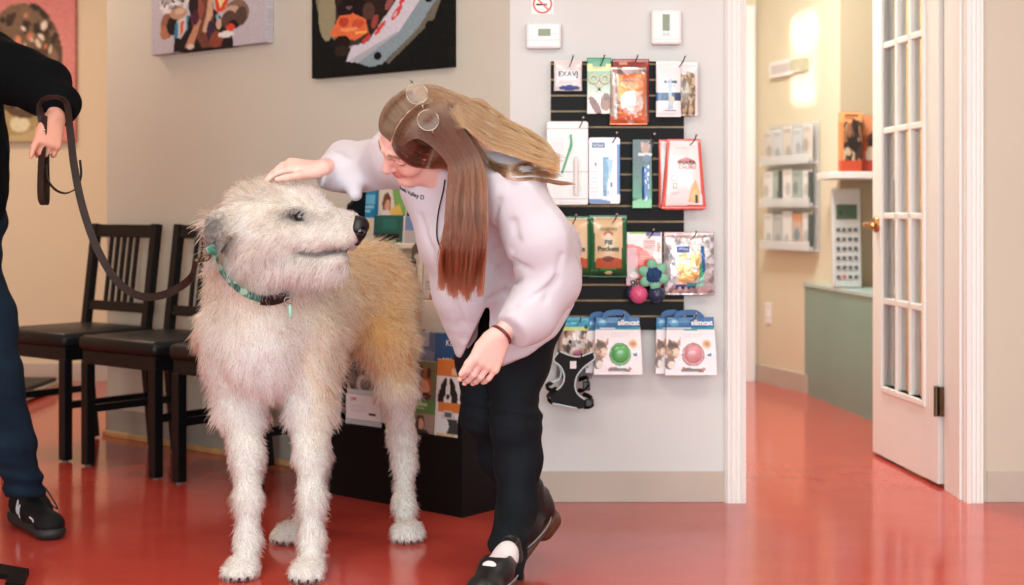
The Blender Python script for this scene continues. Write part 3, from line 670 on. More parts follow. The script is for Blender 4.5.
lay = [('fill', (222, 92, 78)), ('p', [(.09, .03), (.91, .03), (.92, .94), (.09, .96)], (240, 230, 228)), ('e', .56, .34, .24, .07, (206, 88, 74)), ('r', .3, .345, .9, .42, (240, 230, 228)), ('e', .26, .56, .1, .045, (206, 196, 194)), ('e', .26, .56, .07, .03, (240, 230, 228)), ('r', .24, .63, .34, .71, (150, 140, 138)), ('r', .265, .645, .315, .695, (240, 230, 228)), ('p', [(.6, .9), (.68, .66), (.8, .58), (.88, .75), (.86, .92)], (238, 186, 136)), ('p', [(.64, .9), (.7, .74), (.82, .7), (.86, .9)], (232, 204, 140)), ('r', .76, .8, .82, .92, (70, 70, 60)), ('lines', .2, .76, .4, .82, 2, (200, 190, 188)), ('lines', .25, .12, .7, .16, 1, (206, 196, 196))]
pack('soup_pouch', 'red and white topper pouch half hidden behind its twin, second row', 'package', (658.5, 139.5, 688, 208), .026, .010, lay, 'gloss_print', 'pouch', None, None, GW)
pack('soup_pouch', 'red and white topper pouch showing a red edge behind the front one, second row', 'package', (664, 141, 703, 210), .037, .008, lay, 'gloss_print', 'pouch', None, None, GW, top=.82)
t, w, h = pack('soup_pouch', 'red and white topper pouch with a red arch, frontmost right in second row', 'package', (661, 139, 706, 209), .047, .014, lay, 'gloss_print', 'pouch', (690, 138), 'the red and white pouches', GW, top=.74)
text('INABA', .020, 'ink', t, (.010, -.0146, h * .63)); text('CHURU', .016, 'ink_orange', t, (.010, -.0146, h * .57))
# third row
lay = [('fill', (28, 98, 56)), ('p', [(.13, .04), (.87, .04), (.85, .8), (.17, .8)], (228, 200, 158)), ('p', [(.17, .7), (.5, .655), (.85, .7), (.85, .84), (.17, .84)], (190, 98, 66)), ('e', .5, .3, .13, .05, (190, 120, 80)), ('e', .5, .325, .08, .035, (238, 220, 196)), ('e', .5, .7, .15, .045, (112, 52, 36)), ('r', .3, .84, .7, .9, (60, 140, 80)), ('e', .5, .92, .1, .04, (210, 196, 150)), ('r', .05, .88, .26, .96, (76, 140, 100)), ('p', [(.0, .9), (1, .86), (1, 1), (0, 1)], (22, 82, 46)), ('e', .52, .92, .1, .03, (214, 204, 160)), ('r', .2, .03, .8, .07, (206, 180, 140))]
t, w, h = pack('pill_treat_pouch', 'green and tan pill treat pouch half hidden by the white coat', 'package', (556, 216, 592, 277), .030, .03, lay, 'gloss_print', 'pouch', (572, 217), 'the half hidden green and tan pouch', GW)
text('Pill', .022, 'ink_green', t, (0, -.0305, h * .53), bold=.0006); text('Pockets', .022, 'ink_green', t, (0, -.0305, h * .43), bold=.0006)
t, w, h = pack('pill_treat_pouch', 'green and tan pill treat pouch seen whole in the third row', 'package', (588.5, 215, 627, 277.5), .034, .034, lay, 'gloss_print', 'pouch', (612, 216), 'the whole green and tan pouch', GW)
text('Pill', .022, 'ink_green', t, (0, -.0348, h * .53), bold=.0006); text('Pockets', .022, 'ink_green', t, (0, -.0348, h * .43), bold=.0006); text('GREENIES', .013, 'ink_green', t, (0, -.0335, h * .76))
t, w, h = pack('toy_card', 'white and coral toy card behind the flower toy, third row', 'package', (626, 232, 662, 286), .030, .004, [('fill', (236, 228, 228)), ('e', .0, 1.06, 1.06, .84, (232, 92, 74)), ('p', [(0, .3), (.3, .3), (.34, 1), (0, 1)], (222, 160, 166)), ('r', .1, 0, .55, .045, (156, 196, 110)), ('r', .55, 0, .95, .08, (92, 76, 136)), ('r', .48, .14, .82, .34, (226, 190, 188)), ('lines', .5, .16, .8, .32, 4, (206, 120, 110)), ('lines', .4, .36, .75, .52, 4, (238, 150, 130)), ('e', .9, .28, .05, .1, (206, 160, 120)), ('e', .2, .76, .16, .12, (196, 176, 172)), ('e', .22, .8, .1, .07, (236, 226, 222)), ('e', .12, .92, .2, .08, (200, 150, 160))], 'gloss_print', 'card', (648, 231), 'the coral toy card', GW)
def toy_ball(name, label, px, py, r, off, rgb):
    t = thing(name, label, 'toy', WF @ Matrix.Translation((fx(px, off), -off, fz(py, off))), 'pet balls on the slatwall')
    MB().ball((0, 0, 0), r, 28, 18).build('ball', mat(name + '_rubber', rgb, .3, vary=.08, vscale=40), t, smooth=True)
    MB().cyl((0, 0, r * .95), (0, 0, r * 1.18), r * .22, 12).build('cap', 'steel', t)
    MB().torus((0, 0, r * 1.45), r * .24, r * .06, (0, 1, 0), 14, 6).build('loop', 'black_metal', t)
toy_ball('pink_ball', 'pink toy ball hanging under the coral toy card', 638.5, 294.5, .030, .075, (216, 92, 132))
toy_ball('navy_ball', 'navy toy ball hanging under the flower toy', 656.5, 294.5, .0285, .078, (38, 52, 78))
toy_ball('dark_blue_ball', 'dark blue toy ball peeking out behind the pink ball', 633, 294, .026, .045, (36, 46, 74))
t = thing('flower_toy', 'mint green flower toy with a furry navy centre above the navy ball', 'toy', WF @ Matrix.Translation((fx(653.5, .09), -.09, fz(275, .09))))
pm = mat('mint_rubber', (122, 190, 158), .5, vary=.08, vscale=40)
for i in range(6):
    a = PI / 2 + 2 * PI * i / 6 + .15
    MB().ball((.031 * math.cos(a), 0, .031 * math.sin(a)), (.021, .008, .017), 16, 10, Matrix.Rotation(-a, 4, 'Y')).build('petal', pm, t, smooth=True)
b = MB().ball((0, -.004, 0), (.026, .012, .026), 20, 12)
for v in b.bm.verts: v.co *= 1 + .13 * random.uniform(-1, 1)
b.build('centre', mat('navy_plush', (34, 66, 110), .9, vary=.4, vscale=120), t)
t, w, h = pack('chew_pouch', 'silver foil chew pouch with a yellow window and blue label, third row right', 'package', (663.5, 232, 714, 295), .036, .024, [('fill', (204, 200, 202)), ('r', 0, 0, 1, .07, (186, 160, 156)), ('blob', (0, .05, 1, .2), 30, .05, [(236, 232, 234), (150, 146, 150), (216, 212, 214)]), ('blob', (.0, .15, .22, 1), 26, .08, [(238, 236, 238), (170, 168, 172), (216, 212, 216)]), ('blob', (.84, .15, 1, 1), 22, .07, [(240, 238, 240), (160, 158, 162)]), ('r', .23, .22, .8, .88, (208, 196, 180)), ('r', .25, .22, .5, .32, (56, 76, 132)), ('r', .3, .36, .72, .78, (214, 174, 110)), ('blob', (.3, .35, .72, .76), 26, .07, [(226, 186, 120), (196, 150, 92), (236, 206, 156), (206, 170, 140)]), ('p', [(.72, .22), (.79, .22), (.82, .6), (.76, .72), (.74, .5)], (36, 92, 140)), ('p', [(.7, .5), (.74, .48), (.78, .74), (.7, .72)], (60, 160, 120)), ('r', .23, .84, .62, .9, (64, 82, 150)), ('r', .45, .8, .8, .86, (60, 150, 150)), ('r', .64, .72, .8, .86, (150, 214, 200)), ('lines', .34, .42, .55, .5, 2, (150, 140, 150)), ('e', .62, .58, .05, .04, (200, 206, 220)), ('blob', (.2, .9, .8, 1), 14, .06, [(240, 238, 238), (176, 172, 174)])], 'foil_print', 'pouch', (690, 233), 'the silver chew pouch', GW)
text('virbac', .014, 'ink_white', t, (-w * .12, -.0248, h * .715))
# bottom row
t, w, h = pack('cat_harness_pack', 'turquoise topped cat product bag behind the black harness, bottom row', 'package', (556, 317, 592, 378), .030, .022, [('fill', (150, 124, 112)), ('r', 0, 0, 1, .16, (44, 158, 190)), ('r', 0, .16, 1, .22, (206, 216, 130)), ('e', .5, .45, .44, .24, (178, 148, 132)), ('blob', (.1, .25, .9, .62), 44, .07, [(206, 186, 172), (120, 92, 82), (84, 66, 62), (230, 216, 206), (190, 130, 100)]), ('e', .38, .4, .05, .035, (40, 34, 34)), ('e', .66, .4, .05, .035, (40, 34, 34)), ('e', .52, .52, .09, .04, (222, 196, 190)), ('e', .6, .58, .14, .05, (176, 90, 120)), ('r', .0, .7, 1, 1, (126, 130, 134)), ('e', .88, .16, .06, .035, (40, 60, 40)), ('lines', .4, .08, .7, .14, 1, (120, 206, 226))], 'gloss_print', 'pouch', (577, 317), 'the turquoise topped bag', GW, top=.85)
# the black harness
t = thing('dog_harness', 'black mesh pet harness with pale piping hanging in the bottom row', 'harness', WF @ Matrix.Translation((fx(571, .07), -.07, fz(409, .07))))
def hz(zx, zy): return ((zx / 5.318 + 540 - 571) * K * .985, (409 - (305 + zy / 5.318)) * K * .985)
def curve2(pts, n=6): return [tuple(p) for p in smooth_path([hz(*p) + (0,) for p in pts], n)]
L_ = curve2([(95, 250), (72, 290), (112, 330), (128, 385), (105, 435), (65, 458)]); R_ = curve2([(285, 255), (287, 285), (235, 325), (195, 375), (185, 430), (200, 470), (238, 500)])
Tn = curve2([(105, 243), (150, 262), (205, 272), (275, 248)]); Bt = curve2([(62, 465), (55, 505), (70, 525), (130, 535), (200, 548), (235, 540), (245, 505)])
poly = [p[:2] for p in Tn] + [p[:2] for p in R_[1:]] + [p[:2] for p in reversed(Bt[1:-1])] + [p[:2] for p in reversed(L_[1:])]
MB().prism(poly, -.018, 0).build('vest', mat('black_mesh_fabric', (16, 17, 20), .8, bump=.3, bscale=400), t)
pp = mat('pale_piping', (206, 222, 222), .5)
for cc in (L_, R_, Tn, curve2([(65, 520), (130, 532), (195, 546)])): MB().tube([(p[0], -.0185, p[1]) for p in cc], .0026, 8).build('piping', pp, t, smooth=True)
c = hz(175, 315); MB().box((c[0] - .010, -.0198, c[1] - .012), (c[0] + .010, -.0178, c[1] + .012)).build('label_patch', 'white_plastic', t)
for st in ([(85, 300), (112, 350), (100, 395), (60, 412)], ): MB().tube([(p[0], -.008, p[1]) for p in curve2(st)], .003, 8).build('piping', pp, t, smooth=True)
def strap(pts, w=.018): MB().ribbon([(p[0], -.010 - .012 * math.sin(PI * i / (6 * (len(pts) - 1))), p[1]) for i, p in enumerate(curve2(pts))], w, .004, (0, 1, 0.6)).build('strap', 'black_metal', t)
strap([(205, 395), (245, 385), (255, 415), (225, 450), (200, 450)]); strap([(228, 470), (270, 490), (272, 530), (235, 540)]); strap([(60, 410), (35, 430), (60, 450), (90, 440)]); strap([(60, 465), (40, 490), (60, 515)])
c = hz(262, 515); MB().box((c[0] - .014, -.024, c[1] - .014), (c[0] + .014, -.004, c[1] + .012), None, .004).build('buckle', 'black_plastic', t)
c = hz(245, 425); MB().box((c[0] - .012, -.024, c[1] - .016), (c[0] + .012, -.004, c[1] + .014), None, .004).build('buckle', 'black_plastic', t)
hook(578, 352, .075, 'the black pet harness')
# cat ball bags
def cat_lay(ball): 
    dk = tuple(int(v * .72) for v in ball); lt = tuple(min(255, int(v * 1.12 + 16)) for v in ball)
    return [('fill', (240, 234, 236)), ('r', 0, 0, 1, .19, (34, 108, 160)), ('p', [(0, .19), (.3, .2), (1, .17), (1, .215), (.5, .225), (0, .215)], (44, 150, 160)), ('e', .16, .1, .1, .06, (76, 150, 190)), ('e', .16, .08, .05, .03, (150, 200, 220)), ('e', .13, .56, .14, .16, (176, 128, 92)), ('p', [(.02, .5), (.06, .36), (.15, .46)], (110, 82, 64)), ('p', [(.2, .46), (.3, .34), (.28, .5)], (196, 140, 110)), ('e', .14, .5, .11, .07, (90, 68, 54)), ('e', .2, .6, .08, .07, (226, 196, 166)), ('e', .13, .6, .025, .02, (50, 60, 40)), ('e', .08, .78, .1, .12, (120, 96, 80)), ('e', .12, .82, .07, .07, (226, 216, 206)),
            ('e', .82, .46, .09, .075, (222, 186, 140)), ('e', .82, .46, .05, .04, (196, 140, 90)), ('e', .88, .64, .025, .03, (60, 110, 150)), ('e', .84, .65, .02, .025, (80, 130, 160)), ('p', [(.3, .9), (.36, .86), (.7, .89), (.76, .86), (.74, .94), (.3, .93)], (110, 96, 90)), ('e', .36, .88, .04, .025, (170, 90, 70)), ('e', .74, .89, .04, .03, (190, 110, 90)), ('lines', .35, .27, .75, .36, 3, (226, 218, 222)), ('e', .54, .64, .225, .2, dk), ('e', .54, .64, .2, .178, ball), ('lines', .3, .935, .75, .955, 1, (190, 186, 190))]
def cat_bag(rect, off, ball, label, nm, front=True):
    t, w, h = pack('cat_ball_bag', label, 'package', rect, off, .030, cat_lay(ball), 'gloss_print', 'wedge', None, None, GW, top=.90)
    hb = MB(); pts = [(-w * .27, -.004, h - .004), (-w * .22, -.004, h + .010), (-w * .06, -.004, h + .015), (w * .12, -.004, h + .013), (w * .24, -.004, h - .004)]
    hb.ribbon(smooth_path(pts, 6), .018, .004, [(0, -.02, 1)] * 25); hb.build('handle', mat(nm + '_handle', (30, 92, 150), .35), t)
    if front:
        MB().ball((w * .04, -.026, h * .365), (.030, .012, .030), 28, 14).build('ball_window', mat(nm + '_ball', ball, .25, vary=.12, vscale=40, coat=.5), t, smooth=True)
        text('slimcat', .0225, 'ink_white', t, (w * .22, -.0080, h * .865), sx=1.1, bold=.0009)
    return t
cat_bag((585, 319, 612, 372), .028, (150, 130, 130), 'blue topped cat ball bag peeking out behind the green ball one', 'grey_bag', False)
cat_bag((593, 317, 642, 374), .052, (96, 176, 98), 'white and blue cat ball bag with a green ball', 'green_bag')
cat_bag((654.5, 317, 690, 373), .028, (190, 150, 150), 'blue topped cat ball bag peeking out behind the pink ball one', 'rose_bag', False)
cat_bag((664, 317, 716, 374.5), .052, (216, 150, 154), 'white and blue cat ball bag with a pink ball', 'pink_bag')
hook(619, 313, .055, 'the green ball cat bags'); hook(690, 314, .055, 'the pink ball cat bags')

# ================================================================ leaflet stand by the bend of the wall
SX0, SX1, SY = -.640, .040, -.284
t = thing('leaflet_stand', 'black tiered leaflet stand between the dog and the woman', 'display stand', WL @ Matrix.Translation((0, 0, 0)))
side_poly = [(SY, 0), (SY, .30), (-.21, .60), (-.12, .98), (-.03, 1.04), (-.03, 0)]
for x in (SX0, SX1 - .018):
    b = MB(); f = [b.bm.verts.new((x, y, z)) for y, z in side_poly]; g = [b.bm.verts.new((x + .018, y, z)) for y, z in side_poly]
    b.bm.faces.new(f); b.bm.faces.new(list(reversed(g)))
    for i in range(len(f)): b.bm.faces.new((f[i], g[i], g[(i + 1) % 6], f[(i + 1) % 6]))
    b.build('side_panel', 'black_lam', t)
MB().box((SX0 + .018, SY + .004, 0), (SX1 - .018, SY + .022, .240)).build('plinth', 'black_lam', t)
MB().box((SX0 + .018, -.042, 0), (SX1 - .018, -.030, 1.04)).build('back_panel', 'black_lam', t)
tiers = [(.226, -.268), (.340, -.226), (.435, -.184), (.605, -.146), (.705, -.108), (.790, -.072)]
for z, y in tiers:
    b = MB().box((SX0 + .018, y - .002, z - .010), (SX1 - .018, y + .036, z)); b.box((SX0 + .018, y - .004, z - .010), (SX1 - .018, y - .001, z + .018)); b.build('tier', 'black_lam', t)
def leaflet(rect, tier, label, layers, texts=(), hh=None, seed=1, nm='leaflet'):
    z, y = tiers[tier]; off = -y - .014
    x0, _ = wl(rect[0], off); x1, _ = wl(rect[2], off); _, zt = wlz((rect[0] + rect[2]) / 2, rect[1], off - .02)
    h = zt - z - .001; w = (x1 - x0)
    t = thing(nm, label, 'leaflet', WL @ Matrix.Translation(((x0 + x1) / 2, y + .016, z + .001)) @ Matrix.Rotation(-.07, 4, 'X'), 'leaflets in the black stand')
    panel('cover', w, h, layers, 'printed', t, None, .006, 'card', max(14, int((rect[2] - rect[0]) * 1.2)), 50, seed=seed)
    for s, size, m, u, v, sx in texts: text(s, size, m, t, ((u - .5) * w, -.0064, (1 - v) * h), sx=sx, align='LEFT')
    return t
orange = (226, 130, 60)
leaflet((434.5, 359, 461, 436), 0, 'orange and white leaflet with a black and white dog on its cover', [('fill', (236, 232, 232)), ('r', 0, 0, 1, .2, orange), ('r', .55, .12, .9, .18, (244, 200, 160)), ('e', .45, .42, .3, .2, (28, 26, 28)), ('p', [(.4, .24), (.5, .24), (.56, .5), (.36, .5)], (238, 232, 230)), ('e', .46, .5, .15, .08, (238, 230, 226)), ('e', .46, .455, .07, .035, (26, 24, 26)), ('e', .2, .48, .12, .1, (30, 26, 28)), ('e', .72, .48, .12, .1, (30, 26, 28)), ('r', .1, .535, .95, .65, orange), ('e', .5, .72, .26, .1, (210, 206, 206)), ('p', [(.2, .84), (.3, .74), (.85, .74), (.95, .9), (.5, .92)], (60, 58, 62)), ('e', .35, .82, .2, .1, (230, 228, 228)), ('e', .5, .68, .14, .04, (90, 90, 96)), ('r', .1, .92, .8, .97, (240, 196, 150))])
leaflet((411, 360, 433.5, 431), 0, 'leaflet with a squirrel-red pet, green band and a girl on its cover', [('fill', (150, 120, 104)), ('r', 0, 0, 1, .5, (116, 110, 78)), ('e', .5, .3, .36, .22, (170, 92, 56)), ('e', .55, .36, .2, .12, (222, 160, 126)), ('e', .35, .16, .12, .09, (60, 40, 34)), ('e', .7, .16, .1, .08, (70, 46, 38)), ('e', .6, .46, .22, .05, (80, 40, 34)), ('r', 0, .52, 1, .7, (96, 134, 70)), ('lines', .2, .56, .7, .66, 2, (190, 206, 160)), ('r', 0, .7, 1, 1, (168, 138, 124)), ('e', .4, .82, .22, .12, (92, 56, 44)), ('e', .46, .83, .12, .08, (214, 160, 136)), ('e', .55, .98, .3, .1, (60, 50, 50))], seed=2)
leaflet((416, 332, 455, 372), 1, 'blue leaflet lettered in white behind the dog leaflet', [('fill', (44, 88, 140)), ('r', 0, 0, .45, 1, (96, 106, 140)), ('p', [(0, .2), (.45, .3), (.45, .7), (0, .6)], (130, 136, 160)), ('r', .0, .0, .3, .2, (170, 172, 186)), ('g', .5, 1, (44, 88, 140), (30, 60, 110)), ('r', 0, .5, .4, 1, (70, 76, 108))], [('KE', .028, 'ink_white', .72, .18, 1), ('MY', .028, 'ink_white', .66, .44, 1), ('EA', .028, 'ink_white', .66, .70, 1)])
leaflet((414, 300, 444, 352), 2, 'cream leaflet with a spotted puppy above the blue leaflet', [('fill', (206, 198, 186)), ('g', 0, .3, (222, 214, 204), (200, 192, 178)), ('e', .55, .78, .36, .2, (232, 224, 206)), ('e', .3, .46, .06, .04, (40, 36, 36)), ('e', .42, .58, .05, .035, (50, 40, 40)), ('e', .66, .56, .06, .03, (150, 110, 80)), ('e', .75, .7, .08, .05, (90, 70, 60))], seed=3)
leaflet((422, 244, 450, 330), 3, 'pale leaflet with a rose-red dress picture, partly behind the coat', [('fill', (214, 206, 196)), ('g', 0, .4, (190, 178, 160), (222, 214, 206)), ('e', .5, .35, .3, .12, (170, 110, 120)), ('lines', .1, .52, .8, .66, 3, (170, 162, 156)), ('e', .6, .72, .35, .06, (190, 120, 90)), ('e', .3, .18, .2, .1, (150, 130, 104)), ('e', .2, .8, .2, .06, (186, 132, 100))], seed=5)
leaflet((391, 243, 421, 312), 3, 'white framed leaflet showing grey kittens and a green badge', [('fill', (228, 222, 204)), ('r', .12, .08, .86, .5, (124, 116, 104)), ('blob', (.15, .1, .84, .48), 26, .1, [(90, 82, 74), (150, 140, 126), (196, 190, 180), (70, 64, 60)]), ('e', .6, .36, .16, .09, (222, 214, 204)), ('r', .12, .5, .86, 1, (186, 196, 130)), ('e', .52, .6, .12, .07, (40, 110, 50)), ('r', .7, .64, .86, 1, (214, 206, 190)), ('e', .4, .84, .2, .12, (222, 214, 160))], seed=6)
leaflet((401, 216, 430, 272), 4, 'pale blue and grey leaflet with a small brown puppy', [('fill', (190, 186, 182)), ('r', 0, 0, .8, .2, (112, 146, 186)), ('r', .8, 0, 1, 1, (206, 200, 192)), ('e', .6, .54, .16, .16, (60, 48, 44)), ('e', .5, .5, .14, .1, (206, 196, 186)), ('e', .66, .7, .2, .1, (120, 96, 80)), ('r', .0, .0, .06, 1, (220, 214, 208))], seed=7)
leaflet((372, 215, 400.5, 262), 4, 'dark green and black leaflet right of the dog nose', [('fill', (16, 20, 20)), ('r', 0, 0, 1, .26, (22, 92, 84)), ('r', .3, .05, .8, .2, (30, 110, 98)), ('e', .72, .5, .12, .16, (40, 140, 96)), ('lines', .2, .42, .55, .74, 3, (180, 184, 184)), ('r', .9, 0, 1, 1, (40, 90, 80)), ('e', .7, .5, .05, .09, (110, 190, 140))], seed=8)
leaflet((376.5, 186, 404.5, 240), 5, 'leaflet with a woman holding a pup before green and yellow', [('fill', (214, 206, 190)), ('p', [(.45, .0), (1, .0), (1, .5), (.6, .3)], (120, 170, 90)), ('p', [(.4, .34), (.75, .25), (1, .5), (1, .62), (.4, .6)], (226, 186, 90)), ('e', .3, .24, .15, .15, (104, 66, 46)), ('e', .33, .28, .09, .09, (214, 160, 132)), ('e', .3, .5, .2, .18, (226, 214, 206)), ('e', .42, .5, .1, .1, (236, 206, 170)), ('r', 0, .6, 1, 1, (200, 196, 192))], seed=9)
leaflet((356, 190, 376, 240), 5, 'bright blue leaflet with a yellow strip above the dog nose', [('fill', (34, 132, 176)), ('r', .1, .08, .85, .2, (110, 186, 214)), ('r', .0, .42, .85, 1, (226, 216, 196)), ('e', .4, .54, .3, .1, (226, 190, 110)), ('r', .85, 0, 1, 1, (28, 110, 150)), ('lines', .1, .24, .8, .36, 2, (150, 206, 226))], seed=10)
leaflet((346, 352, 381, 424), 0, 'leaflet picturing a curled grey animal under the belly of the dog', [('fill', (176, 156, 146)), ('g', 0, .2, (156, 138, 130), (186, 164, 152)), ('e', .45, .32, .44, .25, (74, 64, 60)), ('blob', (.05, .12, .85, .55), 40, .1, [(60, 52, 50), (96, 84, 78), (120, 106, 98)], (.45, .33, .42, .24)), ('e', .5, .4, .24, .12, (190, 176, 168)), ('e', .52, .42, .16, .08, (110, 96, 90)), ('r', 0, .5, 1, 1, (206, 198, 200))], seed=11)
z, y = tiers[0]
x0, _ = wl(341, .30); x1, _ = wl(376, .30); _, zt = wlz(358, 396, .30); _, zb_ = wlz(358, 421, .30)
t = thing('leaflet', 'white card lettered in rose propped in front of the grey animal leaflet', 'leaflet', WL @ Matrix.Translation(((x0 + x1) / 2, y - .006, zb_)), 'leaflets in the black stand')
panel('cover', x1 - x0, zt - zb_, [('fill', (226, 220, 224)), ('lines', .15, .42, .6, .72, 4, (206, 200, 206)), ('r', .66, .7, .86, .78, (40, 40, 46)), ('r', 0, .97, 1, 1, (190, 186, 190))], 'printed', t, None, .004, 'card', 40, 30)
text('DM', .018, 'ink_red', t, ((x1 - x0) * -.36, -.0045, (zt - zb_) * .74), align='LEFT')
x0, _ = wl(376.5, .30); x1, _ = wl(404, .30); 
t = thing('leaflet', 'white card lettered in grey beside the rose lettered card', 'leaflet', WL @ Matrix.Translation(((x0 + x1) / 2, y - .006, zb_)), 'leaflets in the black stand')
panel('cover', x1 - x0, zt - zb_, [('fill', (224, 216, 214)), ('lines', .15, .42, .6, .72, 4, (206, 200, 200)), ('r', 0, .97, 1, 1, (190, 186, 190))], 'printed', t, None, .004, 'card', 30, 30)
text('CA', .018, 'ink_grey', t, ((x1 - x0) * -.36, -.0045, (zt - zb_) * .74), align='LEFT')
leaflet((324, 352, 340, 424), 0, 'dark pink leaflet just right of the front leg of the dog', [('fill', (150, 110, 112)), ('r', 0, .55, 1, 1, (214, 208, 210)), ('e', .5, .4, .3, .12, (60, 40, 44))], seed=12)

# ================================================================ far left: weighing platform; near left: stand foot
def FLR(px, py): d = EYE * FPX / (py - 213); return ((px - 512) / FPX * d, d)
t = thing('scale_platform', 'low dark pet scale platform with a silver rim by the warm far wall', 'scale', Matrix.Translation((-2.55, 7.25, 0)))
MB().box((-.46, -.30, .05), (.12, .34, .075), None, .006).build('top_mat', mat('dark_rubber', (34, 38, 40), .6, bump=.2, bscale=120), t)
MB().box((-.47, -.31, .012), (.13, .35, .052), None, .004).build('rim', 'grey_plastic', t)
for x in (-.4, .06):
    for y_ in (-.25, .29): MB().cyl((x, y_, 0), (x, y_, .013), .025, 14).build('foot', 'black_plastic', t)
poly = [FLR(*p) for p in ((-14, 566), (29, 574), (23, 590), (5, 588), (9, 580), (-16, 577))]
b = MB().poly_prism(poly, .0, .014); o = b.build('stand_foot', 'black_lam'); tag(o, 'black flat hooked stand foot on the floor at the near left edge', 'stand foot')

# ================================================================ the passage beyond the door
def PA(px, py, off=0.0):
    """point on the passage wall (off metres in front of it) for a pixel"""
    u = (px - 512) / FPX; o = CA + nA * off; tt = (u * o.y - o.x) / (dA.x - u * dA.y); p = o + dA * tt
    return p, EYE + (213 - py) / FPX * p.y
def pmx(p, z):   # frame on that wall: local x runs towards us, -y into the room
    return Matrix(((dA.x, -nA.x, 0, p.x), (dA.y, -nA.y, 0, p.y), (0, 0, 1, z), (0, 0, 0, 1)))
p0, z0 = PA(772.5, 79); p1, z1 = PA(797, 60)
t = thing('wall_sign', 'small white framed sign plate on the passage wall', 'sign', pmx(p0, z0)); wd = (p1 - p0).length
MB().box((0, -.022, 0), (wd, 0, .088), None, .004).build('frame', 'white_plastic', t)
MB().box((.03, -.0235, .02), (wd - .03, -.0215, .068)).build('plate', mat('sign_plate', (206, 196, 194), .4), t)
MB().box((wd + .01, -.05, .004), (wd + .13, 0, .075), None, .006).build('bracket', mat('olive_grey_box', (172, 168, 140), .5), t)
p0, z0 = PA(768.5, 250, .01); p1, z1 = PA(819, 121, .01); wd = (p1 - p0).length; hh = z1 - z0
rack = thing('brochure_rack', 'clear acrylic wall rack of pale brochures in the passage', 'rack', pmx(p0, z0))
MB().box((0, -.006, 0), (wd, 0, hh)).build('back_sheet', mat('frosted_acrylic', (226, 226, 224), .25, alpha=.45), rack)
for i in range(3):
    b = MB(); zz = hh * (.01 + .335 * i)
    b.box((0, -.055, zz), (wd, -.006, zz + .006)).box((0, -.058, zz), (wd, -.055, zz + .05)); b.build('pocket', mat('acrylic_lip', (236, 236, 236), .2, alpha=.5), rack)
cols = [(226, 226, 224), (206, 210, 214), (232, 230, 228), (188, 192, 190), (214, 206, 198), (170, 182, 178)]
pos = ['far left', 'second from left', 'third from left', 'fourth from left', 'far right']; rowname = ['bottom', 'middle', 'top']
rr = random.Random(5)
for i in range(3):
    for j in range(5):
        zz = hh * (.01 + .335 * i) + .008; x = wd * (.02 + .196 * j); c = cols[(i * 2 + j * 3) % 6]; ww = wd * .175; h_ = hh * .295 - rr.uniform(0, .02)
        t = thing('brochure', f'pale brochure in the {rowname[i]} row of the passage rack, {pos[j]}', 'brochure', pmx(p0 + dA * (x + ww / 2) + nA * .03, z0 + zz), 'brochures in the passage rack')
        d2 = tuple(max(0, v - 36) for v in c)
        L = [('fill', c), ('e', rr.uniform(.3, .7), rr.uniform(.5, .8), .3, .18, d2), ('r', .1, .08, .9, .18, tuple(max(0, v - 20) for v in c))]
        if (i, j) == (0, 3): L = [('fill', (206, 180, 164)), ('e', .5, .6, .3, .2, (120, 150, 160)), ('r', 0, 0, 1, .2, (214, 150, 110))]
        if (i, j) in ((1, 4), (1, 1), (0, 4)): L.append(('r', .62, .05, 1, .95, (70, 84, 80)))
        panel('cover', ww, h_, L, 'printed', t, None, .006, 'card', 14, 20)
p0, z0 = PA(768.7, 324); t = thing('switch_plate', 'white switch plate low on the passage wall under the brochure rack', 'switch', pmx(p0, z0))
MB().box((-.035, -.007, 0), (.035, 0, .118), None, .003).build('plate', 'white_plastic', t); MB().box((-.012, -.012, .04), (.012, -.006, .078), None, .002).build('rocker', 'white_plastic', t)
t = thing('shelf', 'white wall shelf above the giant calculator', 'shelf', Matrix.Translation((1.535, 6.86, 1.115)))
MB().box((0, 0, 0), (1.6, .305, .035), None, .004).build('board', 'trim', t)
for x in (.35, 1.3): MB().prism([(x - .01, 0), (x + .01, 0), (x + .01, -.12), (x - .01, -.12)], .20, .305).build('bracket', 'trim', t)
def fpx(px, d): return (px - 512) / FPX * d
kit = lambda a: [('fill', (222, 120, 66)), ('r', 0, 0, 1, .16, (236, 170, 110)), ('blob', (.1, .2, .95, .8), 60, .13, [(44, 34, 30), (30, 26, 26), (70, 52, 42), (150, 104, 74), (206, 180, 150)]), ('r', 0, .82, 1, 1, (206, 84, 52)), ('r', 0, .2, .14, .82, (226, 140, 80)), ('lines', .2, .04, .8, .13, 2, (150, 70, 40))]
bx = thing('pet_food_box', 'orange box with a black and tan kitten picture, left on the shelf', 'box', Matrix.Translation((fpx(849, 6.92), 6.92, 1.150)))
panel('carton', .105, .285, kit(0), 'printed', bx, None, .05, 'boxy', 24, 50, back=(206, 110, 60)); MB().box((-.053, -.05, .2845), (.053, 0, .287)).build('lid', mat('box_lid', (206, 120, 70), .5), bx)
bx = thing('pet_food_box', 'orange box with a dark puppy picture, beside the kitten box on the shelf', 'box', Matrix.Translation((fpx(872, 6.98), 6.98, 1.150)))
panel('carton', .125, .275, [('fill', (206, 104, 62)), ('r', 0, 0, .4, .35, (232, 150, 100)), ('e', .4, .45, .2, .14, (90, 66, 56)), ('e', .6, .6, .32, .26, (40, 30, 28)), ('e', .35, .7, .2, .16, (226, 206, 180)), ('r', 0, .8, 1, 1, (200, 74, 50)), ('lines', .4, .1, .9, .3, 3, (230, 190, 150))], 'printed', bx, None, .05, 'boxy', 24, 50, back=(206, 110, 60)); MB().box((-.063, -.05, .2745), (.063, 0, .277)).build('lid', mat('box_lid_dark', (176, 90, 60), .5), bx)
